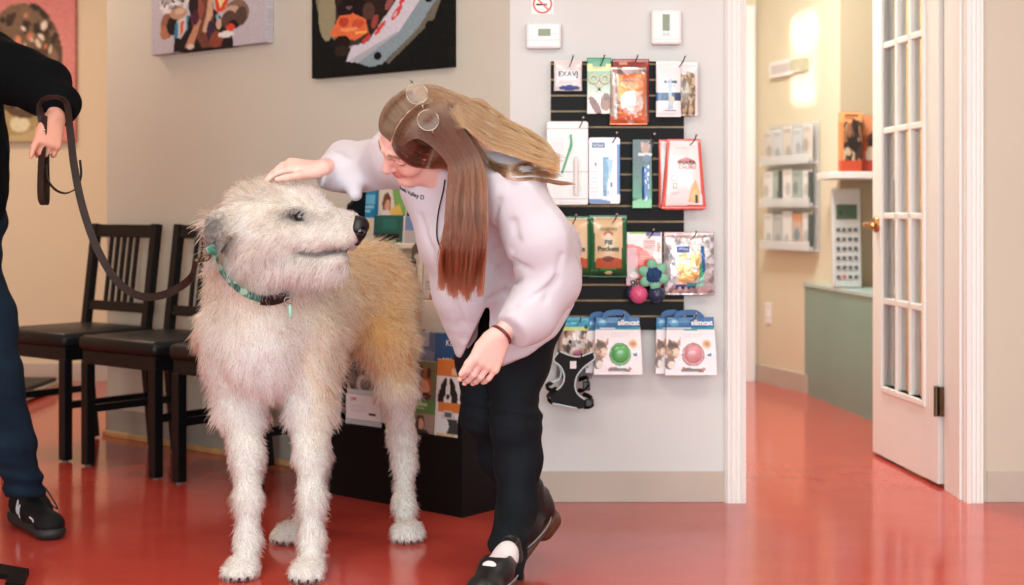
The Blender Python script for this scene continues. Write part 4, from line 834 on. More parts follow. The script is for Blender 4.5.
cab = thing('low_cabinet', 'low sage green laminate cabinet below the giant calculator', 'cabinet', Matrix.Translation((0, 0, 0)))
cp = [(1.545, 7.52), (1.642, 6.462), (2.0, 6.50), (2.0, 7.14), (1.668, 7.14)]
MB().poly_prism(cp, .0, .565).build('body', 'green_lam', cab)
MB().poly_prism([(1.538, 7.52), (1.635, 6.452), (2.005, 6.49), (2.005, 7.145), (1.662, 7.145)], .566, .582).build('top', mat('pale_green_top', (176, 196, 190), .3), cab)
# giant calculator standing on the cabinet against the alcove wall
cd = 6.98; cx0, cx1 = fpx(831.5, cd), fpx(860.5, cd); cw = cx1 - cx0; ch = (288 - 189) / FPX * cd
cal = thing('giant_calculator', 'giant pale grey desk calculator standing upright on the green cabinet', 'calculator', Matrix.Translation(((cx0 + cx1) / 2, cd, .583)) @ Matrix.Rotation(-.05, 4, 'X'))
MB().box((-cw / 2, -.03, 0), (cw / 2, 0, ch), None, .008).build('case', 'grey_plastic', cal)
MB().box((-cw * .36, -.033, ch * .69), (cw * .36, -.029, ch * .84), None, .002).build('display', 'lcd_dark', cal)
text('8', .03, 'ink', cal, (-cw * .22, -.0335, ch * .73))
km = mat('dark_key', (96, 100, 98), .5); ki = mat('red_key', (190, 110, 100), .5)
for r_ in range(6):
    for c_ in range(4):
        kx = -cw * .30 + c_ * cw * .2; kz = ch * (.585 - r_ * .095)
        MB().box((kx - cw * .065, -.036, kz - ch * .018), (kx + cw * .065, -.028, kz + ch * .018), None, .002).build('key', ki if (r_, c_) == (5, 1) else km, cal)
# shelf unit with cartons glimpsed in the gap behind the door
un = thing('shelf_unit', 'tall pine shelf unit glimpsed in the gap behind the door', 'shelf unit', Matrix.Translation((1.98, 6.10, 0)))
for x in (-.24, .24): MB().box((x - .01, -.14, 0), (x + .01, .14, 2.1)).build('upright', 'pine', un)
for i in range(8): MB().box((-.23, -.14, .06 + i * .28), (.23, .14, .08 + i * .28)).build('board', 'pine', un)
# ================================================================ the shaggy dog
dog = Body((-.98, 3.36, -.01), (-.18, 4.62, 1.12), .0075)
# trunk
dog.ell((-.665, 3.90, .645), (.150, .20, .205), k=.05)
dog.ell((-.60, 4.06, .68), (.145, .24, .150), k=.06)
dog.cone((-.585, 4.05, .695), (-.445, 4.36, .735), .140, .118, k=.06)
dog.ell((-.437, 4.36, .715), (.112, .15, .128), k=.05)
dog.cone((-.665, 3.88, .80), (-.60, 4.10, .79), .075, .07, k=.08)            # withers
dog.ell((-.675, 3.80, .60), (.105, .10, .14), k=.05)                          # breastbone
# neck
dog.chain([((-.665, 3.86, .74), .150), (A(262, 262, 3.79), .118), (A(272, 230, 3.76), .092)], k=.06)
# fore legs
for s_, pts in ((-1, [(A(228, 335, 3.85), .085), (A(241, 412, 3.84), .055), (A(247, 455, 3.79), .036), (A(248, 500, 3.755), .029), (A(248, 540, 3.74), .026), (A(246, 570, 3.70), .030)]),
                (1, [(A(312, 335, 3.85), .085), (A(311, 412, 3.84), .055), (A(311, 455, 3.79), .037), (A(312, 500, 3.755), .029), (A(312, 540, 3.74), .026), (A(311, 570, 3.70), .030)])):
    dog.chain(pts, k=.035)
def paw(dg, c, f, s=1.0):
    """four toes in front of a pad; c on the floor under the wrist, f = way it points"""
    f = np.array([f[0], f[1], 0.]); f /= np.linalg.norm(f); r = np.array([f[1], -f[0], 0.]); c = np.array(c, float)
    dg.ell(c + f * .02 * s + (0, 0, .026 * s), (.038 * s, .050 * s, .027 * s), np.stack([r, f, (0, 0, 1)], 1), k=.015)
    for o_, l in ((-.027, .042), (-.010, .056), (.010, .056), (.027, .042)):
        dg.cone(c + r * o_ * s + f * (l - .03) * s + (0, 0, .030 * s), c + r * o_ * 1.1 * s + f * (l + .008) * s + (0, 0, .016 * s), .016 * s, .0145 * s, k=.006)
PW = [(FLR(244, 576), (-.10, -1)), (FLR(309, 578), (-.03, -1))]
for (x_, y_), f in PW: paw(dog, (x_, y_, .001), f, 1.02)
# hind legs
dog.chain([((-.405, 4.33, .69), .110), (A(386, 342, 4.20), .074), (A(397, 392, 4.22), .046), (A(402, 440, 4.30), .030), (A(404, 462, 4.31), .027), (A(404, 505, 4.24), .024), (A(406, 530, 4.19), .028)], k=.04)
dog.chain([((-.52, 4.34, .69), .105), (A(324, 345, 4.24), .065), (A(317, 405, 4.26), .040), (A(320, 458, 4.33), .027), (A(315, 500, 4.28), .025), (A(301, 530, 4.20), .033)], k=.035)
HW = [(FLR(407, 539), (.1, -1)), (FLR(294, 540), (-.35, -1))]
for (x_, y_), f in HW: paw(dog, (x_, y_, .001), f, 1.08)
# tail hanging behind
dog.chain([((-.37, 4.49, .74), .04), ((-.34, 4.545, .60), .032), ((-.335, 4.55, .42), .024), ((-.34, 4.53, .33), .014)], k=.03)
# head: F towards the nose, U up, S to the camera side
F_ = np.array(P(367, 229, 3.60) - P(262, 216, 3.70)); F_ /= np.linalg.norm(F_)
S_ = np.array([0, -1., 0]); S_ -= F_ * (S_ @ F_); S_ /= np.linalg.norm(S_); U_ = np.cross(S_, F_); U_ = U_ if U_[2] > 0 else -U_
HR = np.stack([F_, S_, U_], 1); HC = A(277, 221, 3.685)
def hp(f, s, u): return HC + HR @ np.array([f, s, u])
dog.ell(hp(-.005, 0, .010), (.108, .080, .072), HR, k=.05)                       # skull
dog.cone(hp(-.05, 0, -.01), hp(-.085, 0, -.05), .078, .078, k=.05)                 # occiput into neck
dog.cone(hp(.03, .026, .055), hp(.075, .024, .052), .030, .026, k=.03); dog.cone(hp(.03, -.026, .055), hp(.075, -.024, .052), .030, .026, k=.03)   # brows
dog.cone(hp(.07, 0, .008), hp(.205, 0, -.008), .058, .034, k=.045)               # muzzle
dog.cone(hp(.12, 0, .015), hp(.212, 0, .012), .034, .028, k=.03)                 # bridge
dog.cone(hp(.09, .024, -.030), hp(.195, .015, -.030), .038, .024, k=.02); dog.cone(hp(.09, -.024, -.030), hp(.195, -.015, -.030), .038, .024, k=.02)  # lips
dog.ell(hp(.015, .045, -.035), (.065, .045, .060), HR, k=.04); dog.ell(hp(.015, -.045, -.035), (.065, .045, .060), HR, k=.04)                        # cheeks
dog.cone(hp(.03, 0, -.090), hp(.190, 0, -.076), .048, .022, k=.010)              # lower jaw
dog.cone(hp(-.03, 0, -.07), hp(.03, 0, -.075), .075, .05, k=.05)
for sg in (1, -1):                                                              # slit of the mouth
    dog.cone(hp(.080, .052 * sg, -.073), hp(.150, .040 * sg, -.068), .006, .007, k=.004, op='sub'); dog.cone(hp(.150, .040 * sg, -.068), hp(.208, .018 * sg, -.052), .007, .006, k=.004, op='sub')
    dog.ell(hp(.086, .056 * sg, .020), (.020, .012, .014), HR, k=.012, op='sub')      # eye sockets
# folded ears
for sg in (1, -1):
    base, mid, tip = hp(-.062, .070 * sg, .010), hp(-.108, .108 * sg, -.030), hp(-.112, .112 * sg, -.098)
    dog.cone(base, mid, .032, .040, k=.02, flat=(S_ * sg + .3 * U_, .42)); dog.cone(mid, tip, .040, .016, k=.006, flat=(S_ * sg, .42))
me = dog.mesh('shaggy_dog')
V = verts(me)
def dog_colour(p, seed=1, jit=0.0):
    """coat colour (sRGB) at points"""
    n = len(p); r = np.random.default_rng(seed)
    cream, apricot, white, grey, tan = [np.array(c, float) for c in ((247, 240, 227), (253, 192, 126), (253, 250, 243), (104, 102, 99), (250, 214, 168))]
    q = (p - HC) @ HR; nz = waves(4, 8, 22, 1)(p[:, 0], p[:, 1], p[:, 2])
    c = np.tile(cream, (n, 1))
    def blend(w, col): nonlocal c; w = np.clip(w, 0, 1)[:, None]; c = c * (1 - w) + col * w
    sm = lambda a, b, x: np.clip((x - a) / (b - a), 0, 1)
    back = sm(3.80, 3.94, p[:, 1] + .03 * nz) * sm(.36, .52, p[:, 2] + .03 * nz); blend(back * .95, apricot)
    blend(sm(.58, .75, p[:, 2]) * (1 - sm(3.9, 4.0, p[:, 1])) * .55, tan)
    blend(sm(.5, .3, p[:, 2]) * .7, white)
    chest = np.exp(-(((p[:, 0] + .655) / .11) ** 2 + ((p[:, 2] - .52) / .16) ** 2)) * sm(3.9, 3.78, p[:, 1]); blend(chest, white)
    side = sm(-.56, -.52, p[:, 0] + .02 * nz) * sm(3.72, 3.82, p[:, 1]) * sm(.3, .45, p[:, 2]); blend(side * .9 * (p[:, 1] < 4.02), tan)
    under = sm(-.30, -.6, (p[:, 0])) * 0; 
    head = (q[:, 0] > -.14) & (np.abs(q[:, 1]) < .19) & (q[:, 2] > -.16) & (q[:, 2] < .16)
    hw = head.astype(float); blend(hw * .9, np.array((238, 230, 212.)))
    blend(hw * sm(.030, .065, q[:, 2] + .012 * nz) * sm(.07, -.03, q[:, 0]) * .75, np.array((150, 138, 116.)))
    blend(hw * sm(.02, .13, q[:, 0]) * .55, np.array((246, 242, 232.)))
    blend(hw * np.exp(-(((q[:, 0] - .17) / .06) ** 2 + ((q[:, 2] - .025) / .022) ** 2)) * .35, np.array((176, 168, 164.)))
    ear = np.exp(-(((q[:, 0] + .112) / .034) ** 4 + ((q[:, 2] + .052) / .058) ** 4)) * (np.abs(q[:, 1]) > .07); blend(ear * 1.0 * hw, grey)
    earhole = np.exp(-(((q[:, 0] + .062) / .016) ** 2 + ((q[:, 2] + .045) / .026) ** 2)) * (np.abs(q[:, 1]) > .05); blend(earhole * .85 * hw, np.array((92, 84, 78.)))
    eye = np.exp(-(((q[:, 0] - .084 + .25 * (q[:, 2] - .02)) / .034) ** 2 + ((q[:, 2] - .021) / .016) ** 2)) * (np.abs(q[:, 1]) > .03); blend(eye * .9 * hw, np.array((58, 54, 54.)))
    lip = np.exp(-((q[:, 2] + .071 - .020 * sm(.14, .21, q[:, 0])) / .009) ** 2) * sm(.075, .1, q[:, 0]); blend(lip * .75 * hw, np.array((60, 56, 58.)))
    if jit: c = c * (1 + r.normal(0, jit, (n, 1))) + r.normal(0, 3, (n, 3))
    return np.clip(c, 8, 250)
vcol(me, lina(dog_colour(V) * .82))
M['dog_skin'] = mat('dog_undercoat', (255, 255, 255), .9, attr='Col', spec=.1)
dg = link('shaggy_dog', me, 'dog_skin')
tag(dg, 'tall shaggy cream and apricot dog standing with its head turned to the woman', 'dog')

# ---- coat: individual hairs
def sample(me, n, seed, weight=None):
    r = np.random.default_rng(seed); me.calc_loop_triangles(); nt = len(me.loop_triangles)
    t = np.empty(nt * 3, np.int32); me.loop_triangles.foreach_get('vertices', t); t = t.reshape(-1, 3); v = verts(me)
    a, b, c = v[t[:, 0]], v[t[:, 1]], v[t[:, 2]]; ar = np.linalg.norm(np.cross(b - a, c - a), axis=1)
    if weight is not None: ar = ar * weight((a + b + c) / 3)
    i = r.choice(nt, n, p=ar / ar.sum()); u, w = r.random((n, 1)), r.random((n, 1)); f = u + w > 1; u = np.where(f, 1 - u, u); w = np.where(f, 1 - w, w)
    return a[i] + (b[i] - a[i]) * u + (c[i] - a[i]) * w
def grow(body, pts, length, flow, lift, curl, seed, k=6, droop=.4):
    """hairs from pts: start along a mix of normal and flow, bend with gravity and random curl"""
    r = np.random.default_rng(seed); n = len(pts); N = body.grad(pts); fl = flow - N * (flow * N).sum(1, keepdims=True); fl /= np.maximum(np.linalg.norm(fl, axis=1, keepdims=True), 1e-6)
    clump = np.stack([waves(seed + 50 + i, 10, 95, 1)(pts[:, 0], pts[:, 1], pts[:, 2]) for i in range(3)], 1)
    cl2 = np.stack([waves(seed + 80 + i, 12, 230, 1)(pts[:, 0], pts[:, 1], pts[:, 2]) for i in range(3)], 1)
    d = N * lift[:, None] + fl * 1.0 + clump * curl * .9 + cl2 * curl * .7 + r.normal(0, curl * .45, (n, 3)); d /= np.linalg.norm(d, axis=1, keepdims=True)
    out = np.empty((n, k, 3)); p = pts - N * .002; out[:, 0] = p; st = (length / (k - 1))[:, None]; bend = r.normal(0, curl * .35, (n, 3)) + cl2[:, ::-1] * curl * .6
    for i in range(1, k):
        p = p + d * st; sd = body.at(p)[:, None]; p = np.where(sd < .001, p + N * (.0015 - sd), p); out[:, i] = p
        d = d + bend * (1.2 / k) + np.array((0, 0, -droop / k)); d /= np.linalg.norm(d, axis=1, keepdims=True)
    return out
def dog_flow(p):
    q = (p - HC) @ HR; head = (q[:, 0] > -.12) & (q[:, 2] > -.15) & (np.abs(q[:, 1]) < .15) & (q[:, 2] < .15)
    fl = np.tile(np.array((.16, .30, -1.0)), (len(p), 1)); fl[p[:, 2] > .80] = (.25, .8, -.45)
    bk = (p[:, 1] > 3.95) & (p[:, 2] > .42); fl[bk] = (.45, .55, -.9)
    h = np.zeros((len(p), 3)) - F_ * .75 + np.array((0, 0, -.75)); h += np.where(q[:, 1:2] * 0 + q[:, 2:3] > .04, 1, 0) * (U_ * .6 - F_ * .2)
    fl = np.where(head[:, None], h, fl)
    beard = head & (q[:, 2] < -.070); fl[beard] = np.array((.0, 0, -1.)) - F_ * .15
    return fl, head, q
def dog_w(c):
    q = (c - HC) @ HR; w = np.ones(len(c)); w[(q[:, 0] > -.12) & (np.abs(q[:, 1]) < .15) & (q[:, 2] > -.15) & (q[:, 2] < .15)] = 3.0
    w *= np.where((c[:, 1] > 4.42), .45, 1); return w
pts = sample(me, 88000, 3, dog_w)
fl, head, q = dog_flow(pts)
L0_ = .043; r_ = np.random.default_rng(8); L = np.where(pts[:, 2] < .42, .023, .044) * r_.uniform(.55, 1.25, len(pts))
L = np.where((pts[:, 2] < .62) & (pts[:, 2] > .40) & (pts[:, 1] < 4.0), L0_ * r_.uniform(.6, 1.3, len(pts)), L)
L = np.where(pts[:, 2] < .055, .014, L)
L = np.where(head, np.where(q[:, 2] < -.075, .058, np.interp(q[:, 0], [-.1, 0, .08, .15, .2], [.040, .036, .028, .022, .010])) * r_.uniform(.55, 1.3, len(pts)), L)
nearear = head & (q[:, 0] < -.06) & (q[:, 2] < .02) & (q[:, 2] > -.1) & (np.abs(q[:, 1]) > .06); L = np.where(nearear, .014, L)
# keep eye, nose and mouth clear
eyeD = np.sqrt(((q[:, 0] - .088) / .027) ** 2 + ((q[:, 2] - .019) / .0145) ** 2); ok = ~(head & (eyeD < 1) & (np.abs(q[:, 1]) > .02)) & ~(head & (q[:, 0] > .226) & (q[:, 2] > -.016))
lipz = np.abs(q[:, 2] + .071 - .02 * np.clip((q[:, 0] - .14) / .07, 0, 1)); ok &= ~(head & (lipz < .006) & (q[:, 0] > .10)); 
L = np.where(head & (q[:, 0] > .09) & (q[:, 2] > -.071) & (q[:, 2] < -.045), np.minimum(L, .012), L); L = np.where(head & (np.abs(q[:, 0] - .105) < .045) & (q[:, 2] > -.01) & (q[:, 2] < .06), np.minimum(L, .016), L)
pts, fl, L, head, q = pts[ok], fl[ok], L[ok], head[ok], q[ok]
lift = np.where(head, np.where(q[:, 2] > .05, .8, .38), .42); lift = np.where(pts[:, 2] < .4, .42, lift)
hair = grow(dog, pts, L * 1.02, fl, lift, .34, 21)
colr = dog_colour(pts, 5, .10); lockc = waves(91, 14, 260, 1)(hair[:, 3, 0], hair[:, 3, 1], hair[:, 3, 2]); colr = np.clip(colr * (1 + .11 * lockc[:, None]) * np.where(rng.random((len(colr), 1)) < .07, .72, 1), 8, 248)
hm = bpy.data.materials.new('dog_hair'); hm.use_nodes = True
def hair_mat(m, rough=.35, radial=.5, coat=0.0):
    nt = m.node_tree; out = nt.nodes['Material Output']; nt.nodes.remove(nt.nodes['Principled BSDF'])
    h = nt.nodes.new('ShaderNodeBsdfHairPrincipled'); a = nt.nodes.new('ShaderNodeAttribute'); a.attribute_name = 'Col'
    h.parametrization = 'COLOR'; h.inputs['Roughness'].default_value = rough; h.inputs['Radial Roughness'].default_value = radial; h.inputs['Coat'].default_value = coat
    nt.links.new(a.outputs['Color'], h.inputs['Color']); nt.links.new(h.outputs[0], out.inputs['Surface'])
hair_mat(hm, .42, .62)
o = strands('fur', hair, .00105, .00028, lina(colr), hm, dg); tag(o, kind='stuff')
# ---- nose, eyes, mouth line, claws
nm = mat('nose_leather', (20, 19, 22), .32, bump=.25, bscale=260)
nb = Body(hp(.22, 0, 0) - .07, hp(.22, 0, 0) + .07, .002)
NF = .236
nb.ell(hp(NF, 0, .008), (.022, .029, .025), HR, k=.0); nb.cone(hp(NF - .03, 0, .024), hp(NF + .002, 0, .018), .018, .019, k=.012); nb.cone(hp(NF + .003, 0, -.012), hp(NF - .002, 0, -.032), .011, .006, k=.012)
for sg in (1, -1):
    nb.ell(hp(NF + .016, .014 * sg, .003), (.012, .0085, .008), HR, k=.004, op='sub'); nb.cone(hp(NF + .012, .019 * sg, .000), hp(NF, .030 * sg, -.008), .0045, .003, k=.003, op='sub')
nb.cone(hp(NF + .025, 0, .012), hp(NF + .016, 0, -.030), .002, .002, k=.002, op='sub')
link('nose', nb.mesh('nose'), nm, dg)
em = mat('dog_eye', (24, 16, 12), .04, coat=1.0)
for sg in (1, -1):
    c = hp(.072, .0, .019); e = None
    for s in np.linspace(.12, .0, 200):
        if dog.at(hp(.086, s * sg, .019)) < 0: e = hp(.086, s * sg, .019); break
    c = e - S_ * sg * .0045
    eb = MB().ball(tuple(c), .0155, 20, 14).build('eye', em, dg, smooth=True)
    lb = MB().tube([tuple(c + F_ * .0215 * math.cos(a) + U_ * .0115 * math.sin(a) + S_ * sg * (.0125 - .003 * abs(math.cos(a)))) for a in np.linspace(0, 2 * PI, 25)], .0026, 6); lb.build('eyelid', nm, dg, smooth=True)
for (x_, y_), f in PW + HW:
    f = np.array([f[0], f[1], 0.]); f /= np.linalg.norm(f); r2 = np.array([f[1], -f[0], 0.]); c = np.array((x_, y_, 0.))
    for o_, l in ((-.030, .060), (-.011, .074), (.011, .074), (.030, .060)):
        a = c + r2 * o_ + f * (l - .004) + (0, 0, .015); MB().tube([tuple(a), tuple(a + f * .012 + (0, 0, -.004)), tuple(a + f * .017 + (0, 0, -.011))], [.0045, .0035, .001], 8).build('claw', nm, dg, smooth=True)
# ---- collar: a band around the neck with buckle, ring and tag
cc = np.array(P(250, 262, 3.745)); ax = np.array(P(276, 232, 3.70)) - np.array(P(236, 300, 3.80)); ax /= np.linalg.norm(ax)
# the band seen from the front runs from under the ear to below the jaw
path = [(213, 246), (215, 252), (221, 262), (232, 278), (246, 290), (262, 297), (276, 297), (288, 290)]
cp = []
for w in smooth_path([(a, b, 0) for a, b in path], 6):
    h = dog.hit(w[0], w[1], 3.3, 4.1); n = dog.grad(h[None])[0]; cp.append(h + n * .012 + np.array((0, -.010, 0)))
cp = np.array(cp)
for _ in range(6): cp[1:-1] = (cp[:-2] + cp[1:-1] * 2 + cp[2:]) / 4
nrm = dog.grad(cp); tg = np.gradient(cp, axis=0); sd = np.cross(tg, nrm)
col_ = thing('dog_collar', 'patterned teal and green collar around the neck of the shaggy dog', 'collar', Matrix.Translation(Vector(cp[len(cp) // 2])))
inv = -cp[len(cp) // 2]
def loc(a): return [tuple(np.array(x) + inv) for x in a]
back_ = [cp[-1] + (cp[0] - cp[-1]) * t + np.array((0, .20 * math.sin(PI * t), .02 * math.sin(PI * t))) for t in np.linspace(.08, .92, 10)]
cm = bpy.data.materials.new('teal_leaf_webbing'); cm.use_nodes = True; nt = cm.node_tree; b_ = nt.nodes['Principled BSDF']; b_.inputs['Roughness'].default_value = .7
vo = nt.nodes.new('ShaderNodeTexVoronoi'); vo.inputs['Scale'].default_value = 70; tc = nt.nodes.new('ShaderNodeTexCoord'); nt.links.new(tc.outputs['Object'], vo.inputs['Vector'])
rp = nt.nodes.new('ShaderNodeValToRGB'); rp.color_ramp.interpolation = 'CONSTANT'
rp.color_ramp.elements[0].color = (*lin((38, 92, 84)), 1); rp.color_ramp.elements[1].position = .6; rp.color_ramp.elements[1].color = (*lin((150, 196, 170)), 1)
e_ = rp.color_ramp.elements.new(.35); e_.color = (*lin((60, 128, 104)), 1)
nt.links.new(vo.outputs['Color'], rp.inputs['Fac']); nt.links.new(rp.outputs['Color'], b_.inputs['Base Color'])
MB().ribbon(loc(list(cp) + back_ + [cp[0]]), .020, .003, [tuple(x) for x in sd] + [tuple(sd[-1] * (1 - t) + sd[0] * t + np.array((0, 0, .6 * math.sin(PI * t)))) for t in np.linspace(.08, .92, 10)] + [tuple(sd[0])]).build('band', cm, col_)
i0 = int(len(cp) * .70); MB().ribbon(loc([cp[i] + nrm[i] * .004 for i in range(i0, len(cp) - 1)]), .026, .008, [tuple(sd[i]) for i in range(i0, len(cp) - 1)]).build('buckle', 'black_plastic', col_)
i1 = int(len(cp) * .97) - 1; c = cp[i1] + nrm[i1] * .006
MB().torus(tuple(c + inv + np.array((.004, 0, -.014))), .010, .0016, (0, 1, .2), 20, 6).build('ring', 'steel', col_)
tgm = mat('mint_enamel_tag', (150, 196, 176), .3, coat=.5)
MB().ball(tuple(c + inv + np.array((.010, -.004, -.040))), (.0055, .003, .018), 18, 12).build('name_tag', tgm, col_)
# ================================================================ hands and heads
def rot(v, ax, a):
    ax = np.array(ax, float); ax /= np.linalg.norm(ax); v = np.array(v, float)
    return v * math.cos(a) + np.cross(ax, v) * math.sin(a) + ax * (ax @ v) * (1 - math.cos(a))
def hand(b, wrist, d, nrm, thumb_side, curls, spread=.06, s=1.0, thumb_curl=.35, thumb_out=.75):
    """palm and five fingers; d points to the fingers, nrm out of the back of the hand, thumb_side towards the thumb"""
    d = np.array(d, float); d /= np.linalg.norm(d); n = np.array(nrm, float); n -= d * (n @ d); n /= np.linalg.norm(n)
    t = np.cross(d, n); t = t if t @ np.array(thumb_side, float) > 0 else -t; w = np.array(wrist, float); nails = []
    for o, r in ((-.030, .0135), (-.010, .0150), (.010, .0150), (.029, .0135)):
        b.cone(w + t * o * .55 * s + d * .010 * s, w + t * o * s + d * .088 * s, (r + .002) * s, (r - .002) * s, k=.010)
    b.cone(w + t * .018 * s + d * .02 * s - n * .006 * s, w + t * .030 * s + d * .055 * s - n * .010 * s, .016 * s, .015 * s, k=.012)
    ax = np.cross(n, d)            # turning about this bends fingers from d towards -n
    ax = ax if rot(d, ax, .3) @ n < 0 else -ax
    for i, (o, L, r, cu) in enumerate(((-.030, .061, .0072, curls[0]), (-.010, .076, .0082, curls[1]), (.010, .082, .0085, curls[2]), (.029, .074, .0082, curls[3]))):
        p = w + t * o * s + d * .088 * s; a = 0; dd = d + t * (o / .03) * spread; dd /= np.linalg.norm(dd)
        for seg, (f, c) in enumerate(zip((.45, .30, .25), cu)):
            a += c; q_ = p + rot(dd, ax, a) * L * f * s; b.cone(p, q_, (r + .0008 - .0007 * seg) * s, (r - .0004 - .0008 * seg) * s, k=.0035); p = q_
        e = rot(dd, ax, a); nails.append((p - e * .004 * s, e, rot(n, ax, a), r * s))
    p = w + t * .026 * s + d * .026 * s - n * .004 * s; dd = d * .7 + t * thumb_out; dd /= np.linalg.norm(dd); a = 0
    for f, r0, r1, c in ((.046, .0145, .0105, 0.), (.033, .0100, .0090, thumb_curl), (.027, .0090, .0070, thumb_curl)):
        a += c; q_ = p + (rot(dd, t * 0 + n, 0) * math.cos(a) + (d * .8 - t * .3 - n * .3) * math.sin(a)) * f * s; b.cone(p, q_, r0 * s, r1 * s, k=.006); p = q_
    return nails
def head_shape(b, X, sc=1.0, male=False):
    """X(f, s, t) maps head coordinates (forward, side, crown) to the scene"""
    R = X.R
    e = lambda f, s, t, rf, rs, rt, k=.02, op='add': b.ell(X(f, s, t), (rf, rs, rt), R, k=k, op=op)
    e(-.012, 0, .030, .098, .076, .092, .02); e(.030, 0, -.022, .062, .060, .085, .03)
    b.cone(X(.012, .030, -.062), X(.066, .010, -.094), .034, .020, .02); b.cone(X(.012, -.030, -.062), X(.066, -.010, -.094), .034, .020, .02); e(.076, 0, -.097, .017, .020, .015, .012)
    b.cone(X(.076, .034, .026), X(.088, .012, .026), .012, .011, .012); b.cone(X(.076, -.034, .026), X(.088, -.012, .026), .012, .011, .012)
    for sg in (1, -1):
        e(.090, .031 * sg, .010, .012, .017, .011, .008, 'sub'); e(.074, .031 * sg, .009, .0165, .0175, .0145, .003)
        b.cone(X(.090, .018 * sg, .0045), X(.086, .046 * sg, .0045), .0012, .0012, .001, 'sub')       # lash line
        e(.066, .036 * sg, -.030, .020, .020, .018, .02); e(.092, .0095 * sg, -.033, .010, .0065, .007, .006)
        e(-.008, .076 * sg, -.010, .019, .008, .030, .006); e(-.004, .081 * sg, -.008, .011, .006, .019, .004, 'sub')
    b.cone(X(.088, 0, .016), X(.108, 0, -.024), .0085, .0115, .010); e(.107, 0, -.029, .010, .0105, .009, .006)
    b.cone(X(.087, .018, -.0565), X(.087, -.018, -.0565), .0060, .0060, .006); e(.0925, 0, -.0535, .007, .014, .0055, .004); e(.0905, 0, -.0635, .0075, .014, .0065, .004)
    b.cone(X(.097, .020, -.0585), X(.097, -.020, -.0585), .0018, .0018, .002, 'sub')
class Frame:
    def __init__(s, c, F, T, sc=1.0):
        F = np.array(F, float); F /= np.linalg.norm(F); T = np.array(T, float); T -= F * (T @ F); T /= np.linalg.norm(T)
        s.c = np.array(c, float); s.R = np.stack([F, np.cross(T, F), T], 1); s.sc = sc
    def __call__(s, f, si, t): return s.c + s.R @ np.array([f, si, t]) * s.sc
M['skin'] = mat('skin', (255, 255, 255), .48, attr='Col', sub=.15, spec=.35)
M['coat'] = mat('white_cotton_coat', (203, 199, 206), .8, bump=.05, bscale=420, sheen=.2, spec=.2)
M['trousers'] = mat('black_teal_trousers', (9, 17, 23), .75, bump=.12, bscale=300, spec=.2)
M['clog'] = mat('black_oiled_leather', (22, 24, 25), .38, bump=.08, bscale=120, spec=.4)
M['clog_sole'] = mat('stacked_wood_sole', (84, 54, 40), .4, vary=.25, vscale=60)
M['sock'] = mat('white_sock', (226, 222, 222), .9, bump=.3, bscale=300)

# ================================================================ the woman, bent over the dog
wb = Body((-.70, 3.28, .50), (.16, 4.02, 1.29), .004)
F, T_ = np.array((-.75, -.25, -.61)), np.array((-.20, -.797, .57))
HX = Frame(A(418, 137, 3.50), F, T_)
head_shape(wb, HX)
SHN, SHF = A(520, 186, 3.50), A(398, 152, 3.72)          # near and far shoulder
SHC = (SHN + SHF) / 2
wb.cone(HX(-.030, 0, -.05), SHC + np.array((0, .02, .02)), .050, .058, .03)
wb.cone(SHN, SHF, .055, .055, .04); wb.cone(SHC, A(535, 270, 3.88), .10, .12, .05)
ELF = A(352, 162, 3.94); WRF = A(322, 169, 3.715); wb.chain([(SHF, .045), (ELF, .036), (WRF, .024)], .02)
ELN = A(549, 284, 3.54); WRN = A(502, 333, 3.46); wb.chain([(SHN, .045), (ELN, .037), (WRN, .0235)], .02)
nl = hand(wb, WRF, (-1, -.12, .10), (-.10, -.45, 1), (-.2, -1, -.2), ((.50, .40, .25), (.46, .38, .25), (.42, .34, .25), (.36, .32, .22)), .10, .95, .1, .55)
nl += hand(wb, WRN, (-.47, -.08, -.86), (.30, -.95, -.1), (-1, -.2, .3), ((.30, .55, .5), (.26, .50, .45), (.22, .45, .4), (.18, .40, .35)), .0, .98, .12, .12)
wm = wb.mesh('person'); V = verts(wm)
def hq(p): return (p - HX.c) @ HX.R
q = hq(V); base = np.tile(np.array((230, 188, 176.)), (len(V), 1))
nz = waves(3, 8, 60, 1)(V[:, 0], V[:, 1], V[:, 2])[:, None]; base = base * (1 + .03 * nz)
ishead = (np.abs(q[:, 0]) < .14) & (np.abs(q[:, 1]) < .10) & (q[:, 2] > -.13)
def scalp(q):   # behind the hair line
    return (q[:, 2] > .050 + np.clip((q[:, 0] - .02) * .55, -.2, .05)) | ((q[:, 0] < -.005) & (q[:, 2] > -.065)) | ((q[:, 0] < .03) & (np.abs(q[:, 1]) > .058) & (q[:, 2] > .02))
sc_ = ishead & scalp(q) & ~((np.abs(q[:, 1]) > .070) & (q[:, 0] > -.03) & (q[:, 2] < .02)); part = sc_ & (np.abs(q[:, 1] * (1 if HX.R[1, 1] < 0 else -1) - .020) < .003) & (q[:, 0] > -.045); base[sc_] = (92, 66, 48); base[part] = (226, 184, 166)
lips = ishead & (q[:, 0] > .078) & (np.abs(q[:, 1]) < .024) & (np.abs(q[:, 2] + .0585) < .0105); base[lips] = (206, 122, 116)
brow = ishead & (q[:, 0] > .06) & (np.abs(np.abs(q[:, 1]) - .032) < .018) & (np.abs(q[:, 2] - .033) < .004); base[brow] = (150, 116, 94)
lash = ishead & (q[:, 0] > .06) & (np.abs(np.abs(q[:, 1]) - .032) < .016) & (np.abs(q[:, 2] - .0045) < .002); base[lash] = (60, 44, 40)
cheek = np.exp(-(((q[:, 0] - .07) / .03) ** 2 + ((q[:, 2] + .02) / .03) ** 2))[:, None] * ishead[:, None]; base = base * (1 - .25 * cheek) + np.array((226, 140, 122.)) * .25 * cheek
vcol(wm, lina(base))
